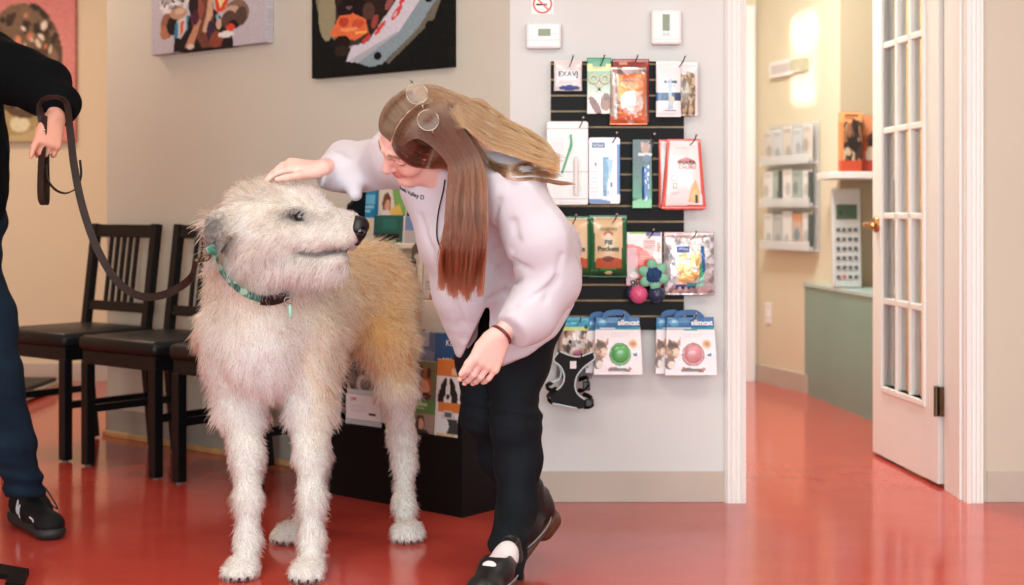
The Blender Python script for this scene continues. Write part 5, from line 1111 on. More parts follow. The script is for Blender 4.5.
woman = link('person', wm, 'skin'); tag(woman, 'woman in white coat and dark trousers bending to stroke the shaggy dog', 'person')
nm_ = mat('finger_nail', (236, 190, 178), .3)
for p, e, n, r in nl:
    x = np.cross(e, n); mx = Matrix(((e[0], x[0], n[0], 0), (e[1], x[1], n[1], 0), (e[2], x[2], n[2], 0), (0, 0, 0, 1)))
    MB().ball(tuple(p + n * r * .72), (r * .85, r * .70, r * .30), 12, 8, mx).build('finger_nail', nm_, woman, smooth=True)

# ---- white coat
ct = Body((-.62, 3.24, .46), (.22, 4.16, 1.20), .006)
PEL = A(523, 266, 3.88)
ct.ell(PEL, (.150, .155, .16), k=.05); ct.cone(PEL + (0, -.02, .02), A(464, 196, 3.66), .150, .125, k=.06)
ct.cone(A(512, 186, 3.52), A(403, 156, 3.71), .085, .078, k=.06)
ct.cone(A(470, 172, 3.62), A(448, 168, 3.57), .085, .062, k=.03)                         # collar stand
ct.cone(PEL + (0, 0, -.02), A(522, 330, 3.84), .145, .150, k=.05); ct.cone(A(520, 320, 3.80), A(505, 352, 3.76), .130, .12, k=.05)
ct.chain([(A(425, 190, 3.62), .055), (A(448, 240, 3.63), .068), (A(464, 292, 3.68), .074), (A(468, 325, 3.72), .055), (A(467, 346, 3.73), .020)], k=.04)   # hanging front
# sleeves
ct.chain([(A(516, 192, 3.49), .080), (A(538, 238, 3.50), .078), (A(549, 282, 3.53), .078), (A(531, 312, 3.50), .068), (A(509, 332, 3.46), .050)], k=.03)
ct.chain([(A(396, 156, 3.70), .072), (A(370, 166, 3.84), .070), (A(350, 168, 3.90), .066), (A(336, 172, 3.80), .052), (A(318, 172, 3.73), .040)], k=.03)
ct.cone(A(352, 176, 3.78), A(356, 194, 3.74), .046, .022, k=.03)                           # drooping underside of the far sleeve
# hems: far cuff, near cuff, skirt
ct.half(A(319, 172, 3.735), (-1, -.35, -.02), .008, (A(290, 230, 3.5), A(345, 120, 4.0)))
dd_ = WRN - ELN; ct.half(A(511, 331, 3.46), A(500, 336, 3.44) - A(512, 322, 3.47), .008, (A(470, 372, 3.30), A(541, 300, 3.60)))
# slit between the hanging front and the tail
ct.half(A(480, 350, 3.75), A(530, 420, 3.75) - A(510, 346, 3.75), .01, (A(418, 480, 3.2), A(500, 330, 4.2)))
hem = [A(500, 362, 3.76), A(531, 352, 3.76), A(558, 334, 3.8), A(580, 305, 3.85)]
for a1, b1 in zip(hem[:-1], hem[1:]):
    nrm_ = np.array((b1[2] - a1[2], 0, -(b1[0] - a1[0]))); nrm_ = nrm_ if nrm_[2] < 0 else -nrm_
    ct.half(a1, nrm_, .006, (np.array((a1[0] - (.02 if a1 is hem[0] else 0), 3.2, .4)), np.array((b1[0] + (.2 if b1 is hem[-1] else .0), 4.3, max(a1[2], b1[2]) + .06))))
w0 = waves(30, 6, 11, .006)
w1, w2 = waves(31, 7, 24, .0042, (1, 1, .5)), waves(32, 7, 55, .0012)
def ridge(x, y, z):
    g = np.sin(17 * (x * .8 + z * .35) + 3.5 * np.sin(7 * z + 5 * y) + 9 * y); return .0062 * (1 - np.abs(g)) ** 2 * (1 + np.sin(13 * x + 9 * y + 9 * z)) - .001
ct.warp(lambda x, y, z: w0(x, y, z) + w1(x, y, z) + w2(x, y, z) + ridge(x, y, z))
# armpit and elbow creases of the near sleeve
for pts, r_ in (([(514, 222), (517, 240), (512, 250)], .006), ([(488, 300), (506, 292), (520, 280)], .005), ([(545, 300), (556, 280), (562, 255)], .004), ([(500, 268), (515, 262), (528, 268)], .004), ([(503, 311), (514, 306), (534, 296), (552, 284)], .003), ([(420, 215), (432, 250), (444, 290)], .003), ([(455, 300), (462, 322), (464, 340)], .003), ([(500, 200), (496, 225), (498, 250)], .004)):
    hs = [ct.hit(x, y, 3.25, 4.0) for x, y in pts]
    for a1, b1 in zip(hs[:-1], hs[1:]): ct.cone(a1, b1, r_, r_, k=.014, op='sub')
tri = [(486, 308), (463, 356), (502, 366), (489, 330), (488.5, 316)]
for yy in np.arange(309, 366, 1.5):
    xl = 486 - (yy - 308) * 23 / 48; xr = 488.5 if yy < 330 else 489 + (yy - 330) * .36
    for xx in np.arange(xl + 1.5, xr - .5, 1.5):
        ct.cone(A(xx, yy, 3.53 if yy > 318 else 3.58), A(xx, yy, 3.86), .0055, .0055, k=.002, op='sub')
cm_ = ct.mesh('white_coat'); link('coat', cm_, 'coat', woman)
# embroidery on the chest
h0, h1 = ct.hit(391, 190, 3.2, 4.0), ct.hit(424, 200, 3.2, 4.0); ex = h1 - h0; wd = np.linalg.norm(ex); ex /= wd
g_ = ct.grad(((h0 + h1) / 2)[None])[0]; g_ = g_ * .4 + np.array((0, -1, 0)) * .6; g_ -= ex * (g_ @ ex); g_ /= np.linalg.norm(g_); ez = np.cross(ex, -g_); ez = ez if ez[2] > 0 else -ez
mx = Matrix(((ex[0], -g_[0], ez[0], 0), (ex[1], -g_[1], ez[1], 0), (ex[2], -g_[2], ez[2], 0), (0, 0, 0, 1)))
em_ = text('Heath Valley D', .019, 'ink', woman, (0, 0, 0), 'LEFT', bold=.0003, name='embroidery'); ww = max(v.co.x for v in em_.data.vertices)
# follow the cloth
wmx = np.array(Matrix.Translation(Vector(h0 + g_ * .006)) @ mx @ Matrix.Rotation(PI / 2, 4, 'X') @ Matrix.Scale(wd / ww, 4))
ev = verts(em_.data); wv = ev @ wmx[:3, :3].T + wmx[:3, 3]; sd = ct.at(wv)
for _ in range(4): wv = wv - (ct.at(wv) - .0015)[:, None] * ct.grad(wv)
em_.data.vertices.foreach_set('co', wv.astype(np.float32).ravel()); em_.matrix_local = Matrix.Identity(4); em_.data.update()
# ---- trousers
tr = Body((-.22, 3.40, .0), (.24, 4.16, .92), .006)
tr.ell(PEL + np.array((0, .0, -.02)), (.135, .14, .14), k=.04)
tr.chain([(A(527, 300, 3.88), .118), (A(516, 360, 3.83), .088), (A(515, 418, 3.78), .061), (A(516, 432, 3.77), .059), (A(519, 458, 3.77), .060), (A(518, 505, 3.74), .052), (A(510, 545, 3.625), .043), (A(505, 574, 3.555), .045)], k=.03)
tr.chain([(A(494, 300, 3.98), .115), (A(485, 360, 3.93), .080), (A(484, 415, 3.90), .060), (A(500, 455, 3.94), .058), (A(520, 500, 3.92), .046), (A(533, 527, 3.885), .042)], k=.025)
tr.half(A(505, 577, 3.555), (-.15, -.2, -1), .004, ((-.2, 3.4, 0), (.12, 3.785, .2))); tr.half(A(537, 531, 3.885), (.62, .05, -.62), .004, ((-.1, 3.8, 0), (.2, 4.1, .25)))
w3 = waves(41, 7, 45, .0035, (.6, .6, 1.6))
def knee(x, y, z): return .0035 * np.sin(z * 150 + 30 * x + 20 * y) * np.exp(-((z - .42) / .04) ** 2) + .0035 * np.sin(z * 120 - 25 * x) * np.exp(-((z - .10) / .06) ** 2)
tr.warp(lambda x, y, z: w3(x, y, z) + knee(x, y, z)); link('trousers', tr.mesh('trousers'), 'trousers', woman)
# ---- clogs
def clog(toe, heel, lift, parent, name='clog', shut=False):
    """toe, heel: plan points; lift: height of the heel"""
    toe, heel = np.array((*toe, 0.)), np.array((*heel, lift)); f = toe - heel; L = np.linalg.norm(f); f /= L; s = np.cross((0, 0, 1.), f); s /= np.linalg.norm(s); u = np.cross(f, s)
    X = lambda a, b, c: heel + f * a * L + s * b + u * c
    lo, hi = np.minimum(toe, heel) - .11, np.maximum(toe, heel) + .16; b = Body(lo, hi, .004)
    b.cone(X(.12, 0, .066), X(.52, 0, .062), .030, .038, k=.02); b.cone(X(.5, 0, .062), X(.84, 0, .046), .040, .034, k=.03); b.ell(X(.86, 0, .042), (.045, .043, .030), np.stack([f, s, u], 1), k=.02)
    b.cone(X(.10, 0, .06), X(.07, 0, .098), .030, .026, k=.02)
    b.half(X(.3, 0, .036), -u, .003)
    if shut: b.cone(X(.22, 0, .10), X(.18, 0, .14), .036, .034, k=.02)
    else: b.cone(X(.16, 0, .13), X(.46, 0, .105), .030, .027, k=.006, op='sub')
    c = link(name, b.mesh(name), 'clog', parent)
    so = Body(lo, hi, .004); so.cone(X(.12, 0, .03), X(.86, 0, .018), .034, .043, k=0, flat=(u, .42)); so.half(X(.3, 0, .037), u, .003)
    so.cone(X(.06, 0, .014), X(.22, 0, .010), .033, .033, k=.006); so.half(X(.15, 0, -.016), -u, .003); so.half(X(.3, 0, .037), u, .003); so.cone(X(.44, .06, -.012), X(.44, -.06, -.012), .022, .022, k=.006, op='sub')
    link('wooden_sole', so.mesh('wooden_sole'), 'clog_sole', c)
    MB().tube([tuple(X(.5 - .46 * math.cos(a) , .042 * math.sin(a), .0385)) for a in np.linspace(0, 2 * PI, 33)], .0022, 6).build('welt', 'ink_grey', c, smooth=True)
    return X, c
nh_ = np.array(FLR(514, 588)); nt_ = nh_ + np.array((-.36, -.933)) * .235
XN, cn = clog(nt_, nh_, .020, woman)
sk = Body((-.25, 3.4, 0), (.15, 4.05, .26), .004); sk.chain([(XN(.16, 0, .085), .027), (XN(.24, 0, .075), .029), (XN(.62, 0, .066), .034)], k=.02); link('sock', sk.mesh('sock'), 'sock', woman)
ft_ = np.array((A(507, 560, 3.80)[0], 3.76)); fh_ = np.array((A(548, 540, 3.86)[0], 3.90)); fh_ = ft_ + (fh_ - ft_) / np.linalg.norm(fh_ - ft_) * .205
XF, cf = clog(ft_, fh_, .100, woman, shut=True)
# ---- bracelet, cord
bz = WRN + (WRN - ELN) / np.linalg.norm(WRN - ELN) * -.002; bx_ = WRN - ELN
MB().torus(tuple(bz + np.array((-.003, -.002, -.006))), .0275, .0042, tuple(bx_), 30, 8).build('bracelet', mat('dark_red_beads', (110, 40, 42), .35, vary=.5, vscale=160), woman, smooth=True)
cp_ = [ct.hit(x, y, 3.2, 3.9) + np.array((0, -.006, 0)) for x, y in ((445, 180), (443, 192), (438, 215), (437, 236), (441, 250))]
MB().tube(smooth_path(cp_, 6), .0018, 6).build('neck_cord', 'black_metal', woman, smooth=True)

# ---- hair
sgnS = 1.0 if HX.R[1, 1] < 0 else -1.0
def skull(th, ph, off, side=.020):
    """point over the skull: th sideways from the parting (+ towards the camera), ph from forehead to nape"""
    f, s, t = (.098 + off) * np.cos(th) * np.cos(ph) - .012, (.076 + off) * np.sin(th) + side * np.cos(th), (.092 + off) * np.cos(th) * np.sin(ph) + .030
    return HX.c + np.stack([f, s * sgnS, t], -1) @ HX.R.T
def pxl(x, y, d): return np.stack([(x - 512) / FPX * d, d, EYE + (213 - y) / FPX * d], -1)
def cdep(x, y, back=3.9):
    """depth of the coat (or head) along the sight lines of many pixels"""
    out = np.full(len(x), back)
    for d in np.arange(3.9, 3.2, -.012):
        p = pxl(x, y, np.full(len(x), d)); m_ = np.minimum(ct.at(p), wb.at(p)); out = np.where(m_ < 0, d - np.clip(-m_, 0, .012) * .8, out)
    return out
def spline(ctrl, k):
    """ctrl (n, m, 3) -> (n, k, 3) Catmull-Rom"""
    m = ctrl.shape[1]; c = np.concatenate([2 * ctrl[:, :1] - ctrl[:, 1:2], ctrl, 2 * ctrl[:, -1:] - ctrl[:, -2:-1]], 1); out = []
    for u in np.linspace(0, m - 1.0001, k):
        i = int(u); t = u - i; a, b, cc, d = c[:, i], c[:, i + 1], c[:, i + 2], c[:, i + 3]
        out.append(.5 * (2 * b + (cc - a) * t + (2 * a - 5 * b + 4 * cc - d) * t * t + (3 * b - a - 3 * cc + d) * t ** 3))
    return np.stack(out, 1)
r = np.random.default_rng(77); sets = []; cols = []; KH = 26
def U(a, b, n): return r.uniform(a, b, n)
hair_dk, hair_md, hair_lt, hair_rd, hair_gd = [lina(c) for c in ((72, 55, 44), (97, 75, 58), (124, 93, 65), (120, 66, 43), (176, 126, 76))]
def shade(n, c0, c1, key, jit=.24):
    """root to tip colour with lighter and darker strands running together (key orders the strands)"""
    t = np.linspace(0, 1, KH)[None, :, None]; band = 1 + .16 * np.sin(key * 47) + .12 * np.sin(key * 113 + 1)
    st = (band + r.normal(0, jit, n))[:, None, None]
    return np.clip((c0 * (1 - t) + c1 * t) * st, .004, .9)
one = lambda a: a[:, None, None]
# A: swept from the parting and crown over the near side, gathered behind the ear, hanging straight
n = 9500; ph = U(.55, 2.5, n); g = (ph - .55) / 1.95; w = np.clip(g + r.normal(0, .09, n), 0, 1); off = U(.003, .016, n) + .006 * g
cl = np.sin(w * 31 + 1.3) * 2.2 + np.sin(w * 67) * 1.2; lock = np.round(w * 9) / 9
tipx = 442 + 38 * (w * .45 + lock * .55) + r.normal(0, 1.6, n); tipy = 300 - 16 * np.abs(lock - .55) + 6 * np.sin(lock * 40) - 34 * np.abs(w * 9 - np.round(w * 9)) - np.abs(r.normal(0, 9, n))
ctl = np.stack([skull(.035 + 0 * ph, ph, off * .1), skull(.45 + 0 * ph, ph + .05, off), skull(.85 + 0 * ph, ph * .72 + .62, off + .006),
                pxl(448 + 34 * w, 166 - 6 * w, 3.40 + .03 * w + U(-.012, .012, n)), pxl(445 + 42 * w + cl, 205 + 0 * w, 3.40 + U(-.014, .014, n)), pxl(442 + 45 * w - cl * .5, 248 + 0 * w, 3.41 + U(-.016, .016, n)), pxl(tipx, tipy, 3.44 + U(-.016, .016, n))], 1)
sets.append(spline(ctl, KH)); cols.append(shade(n, hair_dk * (1 - one(g)) + hair_md * one(g), hair_rd, w))
# A0: front of the near side, drooping across the temple and eye to behind the ear
n = 3600; w = U(0, 1, n); rt = skull(.06 + 0 * w, .40 + .55 * w, .002 + 0 * w); x0 = 512 + rt[:, 0] / rt[:, 1] * FPX; y0 = 213 - (rt[:, 2] - EYE) / rt[:, 1] * FPX
def ons(x, y, up): return pxl(x, y, cdep(x, y, 3.5) - up)
up = .006 + .010 * U(0, 1, n); jt = r.normal(0, .8, n)
ctl = np.stack([rt, ons(x0 * .62 + .38 * (405 + 12 * w), y0 * .55 + .45 * (163 - 22 * w) + jt, up), ons(411 + 6 * w, 164.5 - 20 * w + jt, up), ons(429 + 3 * w, 167.5 - 17 * w + jt, up), np.stack(pxl(446 + 6 * w, 168 - 10 * w + jt, 3.41 + 0 * w).T, 1), pxl(447 + 12 * w, 182 + 0 * w, 3.405 + U(-.008, .008, n)), pxl(444 + 16 * w, 225 + 0 * w, 3.41 + U(-.01, .01, n)), pxl(440 + 18 * w + r.normal(0, 1.5, n), 276 - np.abs(r.normal(0, 14, n)), 3.44 + U(-.01, .01, n))], 1)
sets.append(spline(ctl, KH)); cols.append(shade(n, hair_dk + 0 * one(w), hair_rd, w * .8))
# B: far side of the parting, swept over the head and tucked behind
n = 6000; ph = U(.45, 2.4, n); off = U(.003, .014, n)
ctl = np.stack([skull(-.03 + 0 * ph, ph, off * .1), skull(-.45 + 0 * ph, ph + .05, off, .014), skull(-.95 + 0 * ph, ph + .16, off + .003, .006), skull(-1.35 + 0 * ph, ph * .6 + .9, off + .004, 0), skull(-1.75 + 0 * ph, ph * .3 + 1.9, off + .008, 0), skull(-1.9 + 0 * ph, 2.6 + 0 * ph, off + .02, 0)], 1)
sets.append(spline(ctl, KH)); cols.append(shade(n, hair_md + 0 * one(ph), hair_md, ph * .4))
# C: from the crown and back of the head, lying over the shoulders, golden and wavy
n = 8000; ph = U(1.7, 2.9, n); th = r.normal(-.1, .55, n); off = U(.004, .02, n); w = np.clip(.5 - th * .42 + r.normal(0, .16, n), 0, 1); end = U(0, 1, n); lk = np.round(w * 6) / 6
wav = np.sin(lk * 17)
def onc(x, y, up): return pxl(x, y, 3.440 + .085 * w - up)
ctl = np.stack([skull(th, ph, off * .4), skull(th * .9, ph + .30, off), onc(466 + 4 * w, 128 - 30 * w, .030 + .03 * U(0, 1, n)), onc(488 + 6 * w, 146 - 36 * w + wav, .020 + .03 * U(0, 1, n)), onc(508 + 5 * end, 154 - 34 * w - wav * 1.5, .014 + .025 * U(0, 1, n)), onc(528 + 6 * end, 161 - 27 * w + wav * 2, .012 + .02 * U(0, 1, n)), onc(544 + 7 * end, 166 - 17 * w + r.normal(0, 1.6, n), .010 + .014 * U(0, 1, n)), onc(551 + 9 * end, 170 - 9 * w + r.normal(0, 1.8, n), .008 + .01 * U(0, 1, n))], 1)
keep = ~((ctl[:, 0] - HX.c) @ HX.R[:, 2] < -.05); sets.append(spline(ctl, KH)[keep]); cols.append(shade(n, hair_lt + 0 * one(ph), hair_gd, w)[keep])
def ond(x, y, up): return pxl(x, y, cdep(x, y, 3.50) - up)
# D: loose locks over the near shoulder
n = 900; ph = U(2.0, 2.8, n); lk = r.integers(0, 4, n); y0 = np.choose(lk, [168., 172., 178., 170.]); y1 = np.choose(lk, [158., 176., 184., 166.]); xe = np.choose(lk, [556., 553., 566., 548.]); sg_ = r.normal(0, np.choose(lk, [1.6, 1.2, .5, 1.6]), n)
ctl = np.stack([skull(.5 + 0 * ph, ph, .004 + 0 * ph), skull(.6 + 0 * ph, ph + .4, .014 + 0 * ph), ond(486 + U(-2, 2, n), 160 + sg_, .022), ond(510 + 0 * ph, y0 + sg_, .012), ond(535 + 0 * ph, (y0 * .5 + y1 * .5) - 2 + sg_ * 1.1, .010), ond(xe + r.normal(0, 4, n), y1 + sg_ * 1.4, .010)], 1)
sets.append(spline(ctl, KH)); cols.append(shade(n, hair_md + 0 * one(ph), hair_lt, lk * .3))
hw_ = bpy.data.materials.new('brown_hair'); hw_.use_nodes = True; hair_mat(hw_, .28, .35, .1)
strands('hair', np.concatenate(sets), .00055, .00032, np.concatenate(cols), hw_, woman)

# ---- eyeglasses pushed up on the head
gl = thing('eyeglasses', 'thin metal eyeglasses pushed up into the brown hair of the woman', 'eyeglasses')
c1, c2 = wb.hit(416, 98, 3.2, 3.8), wb.hit(427, 124, 3.2, 3.8); g1, g2 = wb.grad(c1[None])[0], wb.grad(c2[None])[0]
gm = (g1 + g2) / 2 + np.array((0, -.5, 0.)); gm /= np.linalg.norm(gm); lm = mat('spectacle_lens', (236, 236, 232), .03, trans=.0, alpha=.07)
fm = mat('silver_frame', (176, 168, 150), .25, 1.0)
cc_ = []
for c in (c1, c2):
    c = c + gm * .034; cc_.append(c); MB().torus(tuple(c), .0255, .0014, tuple(gm), 32, 8).build('rim', fm, gl, smooth=True)
    qd = Vector((0, 0, 1)).rotation_difference(Vector(gm)).to_matrix().to_4x4(); MB().ball(tuple(c), (.0248, .0248, .0012), 24, 8, qd).build('lens', lm, gl, smooth=True)
ax_ = cc_[1] - cc_[0]; ax_ /= np.linalg.norm(ax_)
MB().tube(smooth_path([cc_[0] + ax_ * .0255, (cc_[0] + cc_[1]) / 2 + gm * .005, cc_[1] - ax_ * .0255], 5), .0014, 8).build('bridge', fm, gl, smooth=True)
for c, sg in ((cc_[0], -1), (cc_[1], 1)):
    b_ = np.cross(gm, ax_); b_ = b_ if b_ @ HX.R[:, 0] < 0 else -b_
    e0 = c + ax_ * sg * .026; MB().tube(smooth_path([e0, e0 + ax_ * sg * .012 - gm * .010, e0 + ax_ * sg * .020 - gm * .05 + HX.R[:, 0] * -.01, e0 + ax_ * sg * .016 - gm * .10 + HX.R[:, 0] * -.02], 5), .0016, 8).build('temple', fm, gl, smooth=True)
# ================================================================ the person at the left edge holding the leash
mb = Body((-1.92, 3.60, .80), (-1.16, 4.50, 1.72), .005)
HM = Frame((-1.66, 4.17, 1.60), (.80, -.45, -.38), (.36, -.2, .9)); head_shape(mb, HM, 1.0, True)
SHR = A(-14, 62, 4.12); SHL_ = np.array((-1.78, 4.38, 1.40))
mb.cone(HM(-.03, 0, -.05), (-1.68, 4.20, 1.42), .055, .065, .03); mb.cone(SHR + (-.02, .05, .02), SHL_, .06, .06, .04); mb.cone((-1.68, 4.22, 1.40), (-1.66, 4.22, .95), .10, .11, .05)
ELR = A(42, 86, 4.08); WRR = A(55, 118, 3.93); mb.chain([(SHR, .05), (ELR, .042), (WRR, .027)], .02)
nlm = hand(mb, WRR, (-.10, -.45, -.90), (.55, -.85, .2), (-1, -.3, 0), ((.75, 1.0, .7), (.75, 1.0, .7), (.72, .95, .7), (.65, .9, .6)), .0, .92, .25, .10)
mm = mb.mesh('person'); V = verts(mm); q = (V - HM.c) @ HM.R; base = np.tile(np.array((206, 150, 128.)), (len(V), 1))
hd_ = (np.abs(q[:, 0]) < .14) & (np.abs(q[:, 1]) < .10) & (q[:, 2] > -.13); base[hd_ & scalp(q)] = (60, 48, 40); base[hd_ & (q[:, 0] > .06) & (np.abs(np.abs(q[:, 1]) - .032) < .018) & (np.abs(q[:, 2] - .033) < .005)] = (60, 46, 38)
base[hd_ & (q[:, 0] > .078) & (np.abs(q[:, 1]) < .024) & (np.abs(q[:, 2] + .0585) < .0105)] = (170, 100, 92)
vcol(mm, lina(base)); man = link('person', mm, 'skin'); tag(man, 'person in black sweater and blue jeans at the left edge holding a leash', 'person')
for p, e, n, r0 in nlm:
    x = np.cross(e, n); mx = Matrix(((e[0], x[0], n[0], 0), (e[1], x[1], n[1], 0), (e[2], x[2], n[2], 0), (0, 0, 0, 1)))
    MB().ball(tuple(p + n * r0 * .72), (r0 * .85, r0 * .70, r0 * .30), 12, 8, mx).build('finger_nail', nm_, man, smooth=True)
cap = Body(HM.c - .16, HM.c + .16, .006); cap.ell(HM(-.018, 0, .036), (.104, .083, .096), HM.R, k=0); cap.half(HM(.03, 0, .03), HM.R @ np.array((.6, 0, -.8)), .01)
link('hair', cap.mesh('hair'), mat('short_dark_hair', (44, 36, 32), .8, bump=.8, bscale=160), man)
kn = Body((-2.05, 3.75, .82), (-1.14, 4.62, 1.50), .006)
kn.chain([((-1.675, 4.24, 1.34), .16), ((-1.66, 4.22, 1.10), .165), ((-1.655, 4.21, .97), .160)], k=.06, flat=((.5, 1, 0), .8)); kn.cone(SHR + (-.02, .06, .01), SHL_, .095, .09, k=.06); kn.cone((-1.67, 4.20, 1.42), (-1.66, 4.19, 1.455), .085, .075, k=.03)
kn.chain([(SHR, .092), (A(20, 76, 4.10), .082), (ELR, .074), (A(57, 103, 4.00), .058), (A(58, 114, 3.95), .046)], k=.035)
kn.cone(SHL_, (-1.86, 4.42, 1.12), .09, .075, k=.04); kn.cone((-1.86, 4.42, 1.12), (-1.80, 4.30, .95), .075, .05, k=.03)
kn.half((-1.66, 4.2, .925), (0, 0, -1), .01, ((-2.05, 3.9, .8), (-1.40, 4.6, 1.0))); dd_ = WRR - ELR; kn.half(A(58, 117, 3.945), dd_, .006, (A(30, 150, 3.75), A(90, 95, 4.06)))
w4, w5 = waves(61, 7, 40, .004), waves(62, 7, 90, .0015); kn.warp(lambda x, y, z: w4(x, y, z) + w5(x, y, z)); link('sweater', kn.mesh('sweater'), mat('black_knit', (7, 11, 13), .9, bump=.4, bscale=500, spec=.1), man)
jn = Body((-1.90, 3.95, .08), (-1.28, 4.60, 1.02), .006)
jn.ell((-1.655, 4.22, .93), (.15, .13, .12), k=.03); jn.chain([(A(-38, 250, 4.19), .110), (A(-20, 320, 4.16), .094), (A(-4, 385, 4.12), .078), (A(10, 440, 4.14), .064), (A(23, 482, 4.17), .052), (A(26, 497, 4.18), .053)], k=.03)
jn.chain([((-1.73, 4.28, .88), .10), ((-1.76, 4.36, .50), .07), ((-1.76, 4.45, .12), .052)], k=.03); jn.half((0, 0, .118), (0, 0, -1), .004)
w6 = waves(63, 7, 45, .0045, (.7, .7, 1.7)); jn.warp(lambda x, y, z: w6(x, y, z) + .004 * np.sin(z * 130 + 20 * x) * np.exp(-((z - .17) / .06) ** 2)); link('jeans', jn.mesh('jeans'), mat('dark_blue_denim', (13, 31, 47), .85, bump=.3, bscale=600, vary=.25, vscale=14, spec=.2), man)
# running shoe
def shoe(heel, toe, parent, full=True):
    heel, toe = np.array((*heel, 0.)), np.array((*toe, 0.)); f = toe - heel; L = np.linalg.norm(f); f /= L; u = np.array((0, 0, 1.)); s = np.cross(u, f); s = s if s[1] < 0 else -s
    X = lambda a, b, c: heel + f * a * L + s * b + u * c
    b = Body(np.minimum(heel, toe) - .08, np.maximum(heel, toe) + np.array((.08, .08, .17)), .004)
    b.cone(X(.14, 0, .075), X(.12, 0, .120), .036, .034, k=.02); b.cone(X(.10, 0, .06), X(.45, 0, .065), .036, .038, k=.03); b.cone(X(.28, 0, .115), X(.55, 0, .075), .030, .030, k=.03); b.cone(X(.5, 0, .052), X(.84, 0, .044), .040, .034, k=.03); b.ell(X(.86, 0, .042), (.042, .042, .026), np.stack([f, s, u], 1), k=.02)
    b.half(X(.3, 0, .030), -u, .003); b.cone(X(.16, 0, .16), X(.18, 0, .12), .028, .022, k=.006, op='sub')
    o = link('running_shoe', b.mesh('running_shoe'), mat('black_mesh_shoe', (13, 14, 16), .7, bump=.35, bscale=420, spec=.25), parent)
    so = Body(np.minimum(heel, toe) - .08, np.maximum(heel, toe) + np.array((.08, .08, .1)), .004); so.cone(X(.10, 0, .026), X(.87, 0, .020), .040, .045, k=0, flat=(u, .55)); so.cone(X(.06, 0, .03), X(.3, 0, .028), .040, .038, k=.01); so.half(X(.3, 0, .044), u, .003); so.half(X(.3, 0, .0), -u, .002)
    link('shoe_sole', so.mesh('shoe_sole'), mat('dark_grey_foam', (28, 31, 32), .6), o)
    # overlays, N mark, laces
    def on(a, c, out=.0012):
        for d in np.linspace(.10, 0, 260):
            p = X(a, d, c)
            if b.at(p) < 0: return p + b.grad(p[None])[0] * out
        return X(a, .04, c)
    rf = mat('white_reflective', (225, 228, 232), .3)
    n_ = [(.29, .046), (.315, .088), (.42, .044), (.445, .082)]; g_ = MB(); pts = [on(*p) for p in n_]
    for i_ in range(3):
        lp = [on(*(np.array(n_[i_]) * (1 - t) + np.array(n_[i_ + 1]) * t)) for t in np.linspace(0, 1, 8)]; g_.ribbon(lp, .0085, .002, [tuple(np.cross(np.gradient(np.array(lp), axis=0)[k], b.grad(lp[k][None])[0])) for k in range(8)])
    g_.build('letter_mark', rf, o)
    g_ = MB(); lp = [on(a, c) for a, c in np.stack([np.linspace(.66, .78, 8), np.linspace(.056, .049, 8)], 1)]; g_.ribbon(lp, .004, .002, [(0, 0, 1)] * 8); g_.build('reflective_strip', rf, o)
    lm_ = mat('black_lace', (18, 18, 20), .7)
    for i_ in range(5):
        a = .34 + i_ * .055; top = .135 - i_ * .013
        MB().tube(smooth_path([X(a, .026, top - .018), X(a + .01, .012, top - .004), X(a + .015, -.012, top - .004), X(a + .02, -.026, top - .018)], 4), .0028, 6).build('lace', lm_, o, smooth=True)
    MB().tube(smooth_path([X(.36, .0, .128), X(.48, -.02, .135), X(.66, -.034, .095), X(.66, -.046, .070), X(.52, -.044, .075)], 6), .0022, 6).build('lace_loop', lm_, o, smooth=True)
    return X
hl, tl = FLR(12, 527), FLR(64, 537); f_ = np.array(tl) - np.array(hl)
hl = (hl[0], hl[1] + .06); tl = (tl[0] - .01, tl[1] - .05)
shoe(hl, tl, man)
shoe((-1.80, 4.52), (-1.70, 4.27), man)
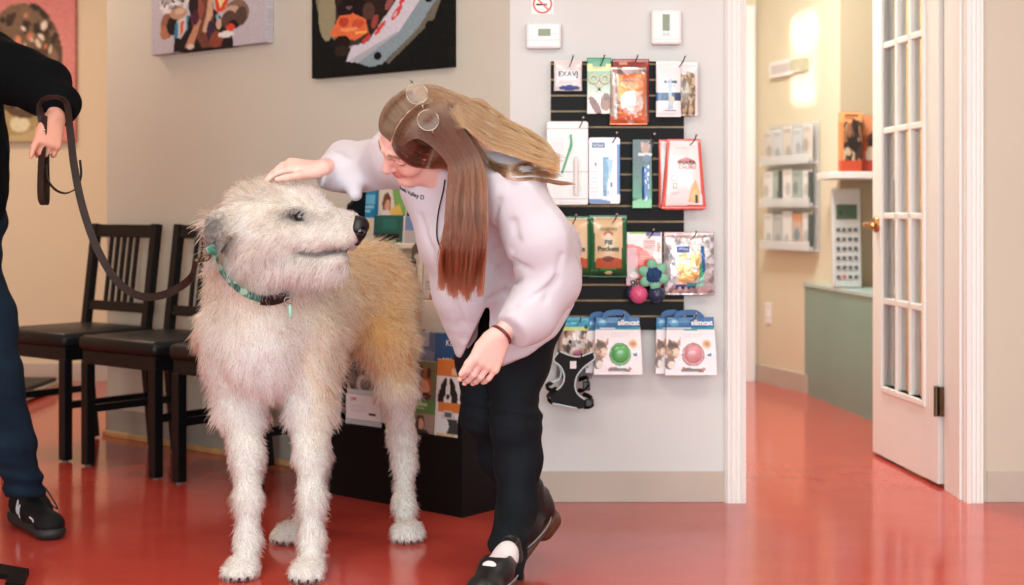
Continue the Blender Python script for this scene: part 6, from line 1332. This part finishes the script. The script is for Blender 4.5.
# ---- leash
def LP(*pts): return [A(*p) for p in pts]
lea = thing('leash', 'dark brown leather leash running from the hand at left to the dog collar', 'leash', Matrix.Translation(Vector(A(55, 120, 3.9))))
inv = -A(55, 120, 3.9)
def lribbon(ctrl, w, sides, name, m, n=10, t=.0035):
    p = smooth_path(ctrl, n); k = len(p); sd = []
    for i in range(k):
        u = i / (k - 1) * (len(sides) - 1); j = min(int(u), len(sides) - 2); a = u - j; v = np.array(sides[j]) * (1 - a) + np.array(sides[j + 1]) * a; sd.append(tuple(v))
    MB().ribbon([tuple(x + inv) for x in p], w, t, sd).build(name, m, lea)
lm2 = mat('brown_leather', (40, 26, 21), .5, vary=.3, vscale=30, bump=.15, bscale=160, spec=.25)
col_end = Vector(cp[4] + nrm[4] * .012) if len(cp) > 4 else Vector(A(212, 262, 3.7)); col_end = np.array(col_end)
ring_p = dog.hit(213, 256, 3.3, 4.1) + np.array((-.008, -.022, .0))
lribbon(LP((42, 122, 3.90), (40, 104, 3.89), (52, 97, 3.86), (66, 103, 3.85), (70, 130, 3.84), (74, 165, 3.83), (82, 205, 3.82), (96, 246, 3.81), (116, 280, 3.79), (140, 296, 3.77), (166, 294, 3.74), (190, 279, 3.70)) + [ring_p + np.array((-.030, -.004, -.012))], .0205,
        [(1, .3, 0), (.6, -.7, .3), (.2, -1, .3), (.7, -.6, .2), (1, -.2, .1), (1, -.1, .1), (1, 0, .2), (.9, 0, .4), (.8, -.1, .6), (.4, -.1, .9), (.1, -.1, 1), (-.3, -.1, 1), (-.4, -.1, 1)], 'strap', lm2)
lribbon(LP((44, 116, 3.895), (43, 140, 3.89), (41, 170, 3.89), (41, 198, 3.89), (45.5, 204, 3.90), (46.5, 190, 3.905), (46, 160, 3.905), (47, 130, 3.90)), .0215, [(.9, -.4, 0)] * 8, 'hand_loop', lm2)
lribbon(LP((46, 165, 3.895), (48, 180, 3.89), (56, 190, 3.88), (66, 193, 3.87), (76, 188, 3.86), (81, 176, 3.85), (80, 160, 3.85)), .012, [(.5, -.8, .1)] * 7, 'inner_loop', lm2)
MB().ball(tuple(A(44.5, 130, 3.877) + inv), .0032, 10, 8).build('rivet', 'steel', lea, smooth=True)
a, b_ = ring_p + inv + np.array((-.034, -.004, -.014)), ring_p + inv
MB().tube([tuple(a), tuple(a * .6 + b_ * .4)], .0065, 10).tube(smooth_path([a * .6 + b_ * .4, a * .35 + b_ * .65 + np.array((0, -.006, .008)), b_ + np.array((.004, -.003, .003)), b_ + np.array((.002, 0, -.008)), a * .4 + b_ * .6 + np.array((0, 0, -.007))], 5), .0026, 8).build('snap_hook', 'bronze', lea, smooth=True)
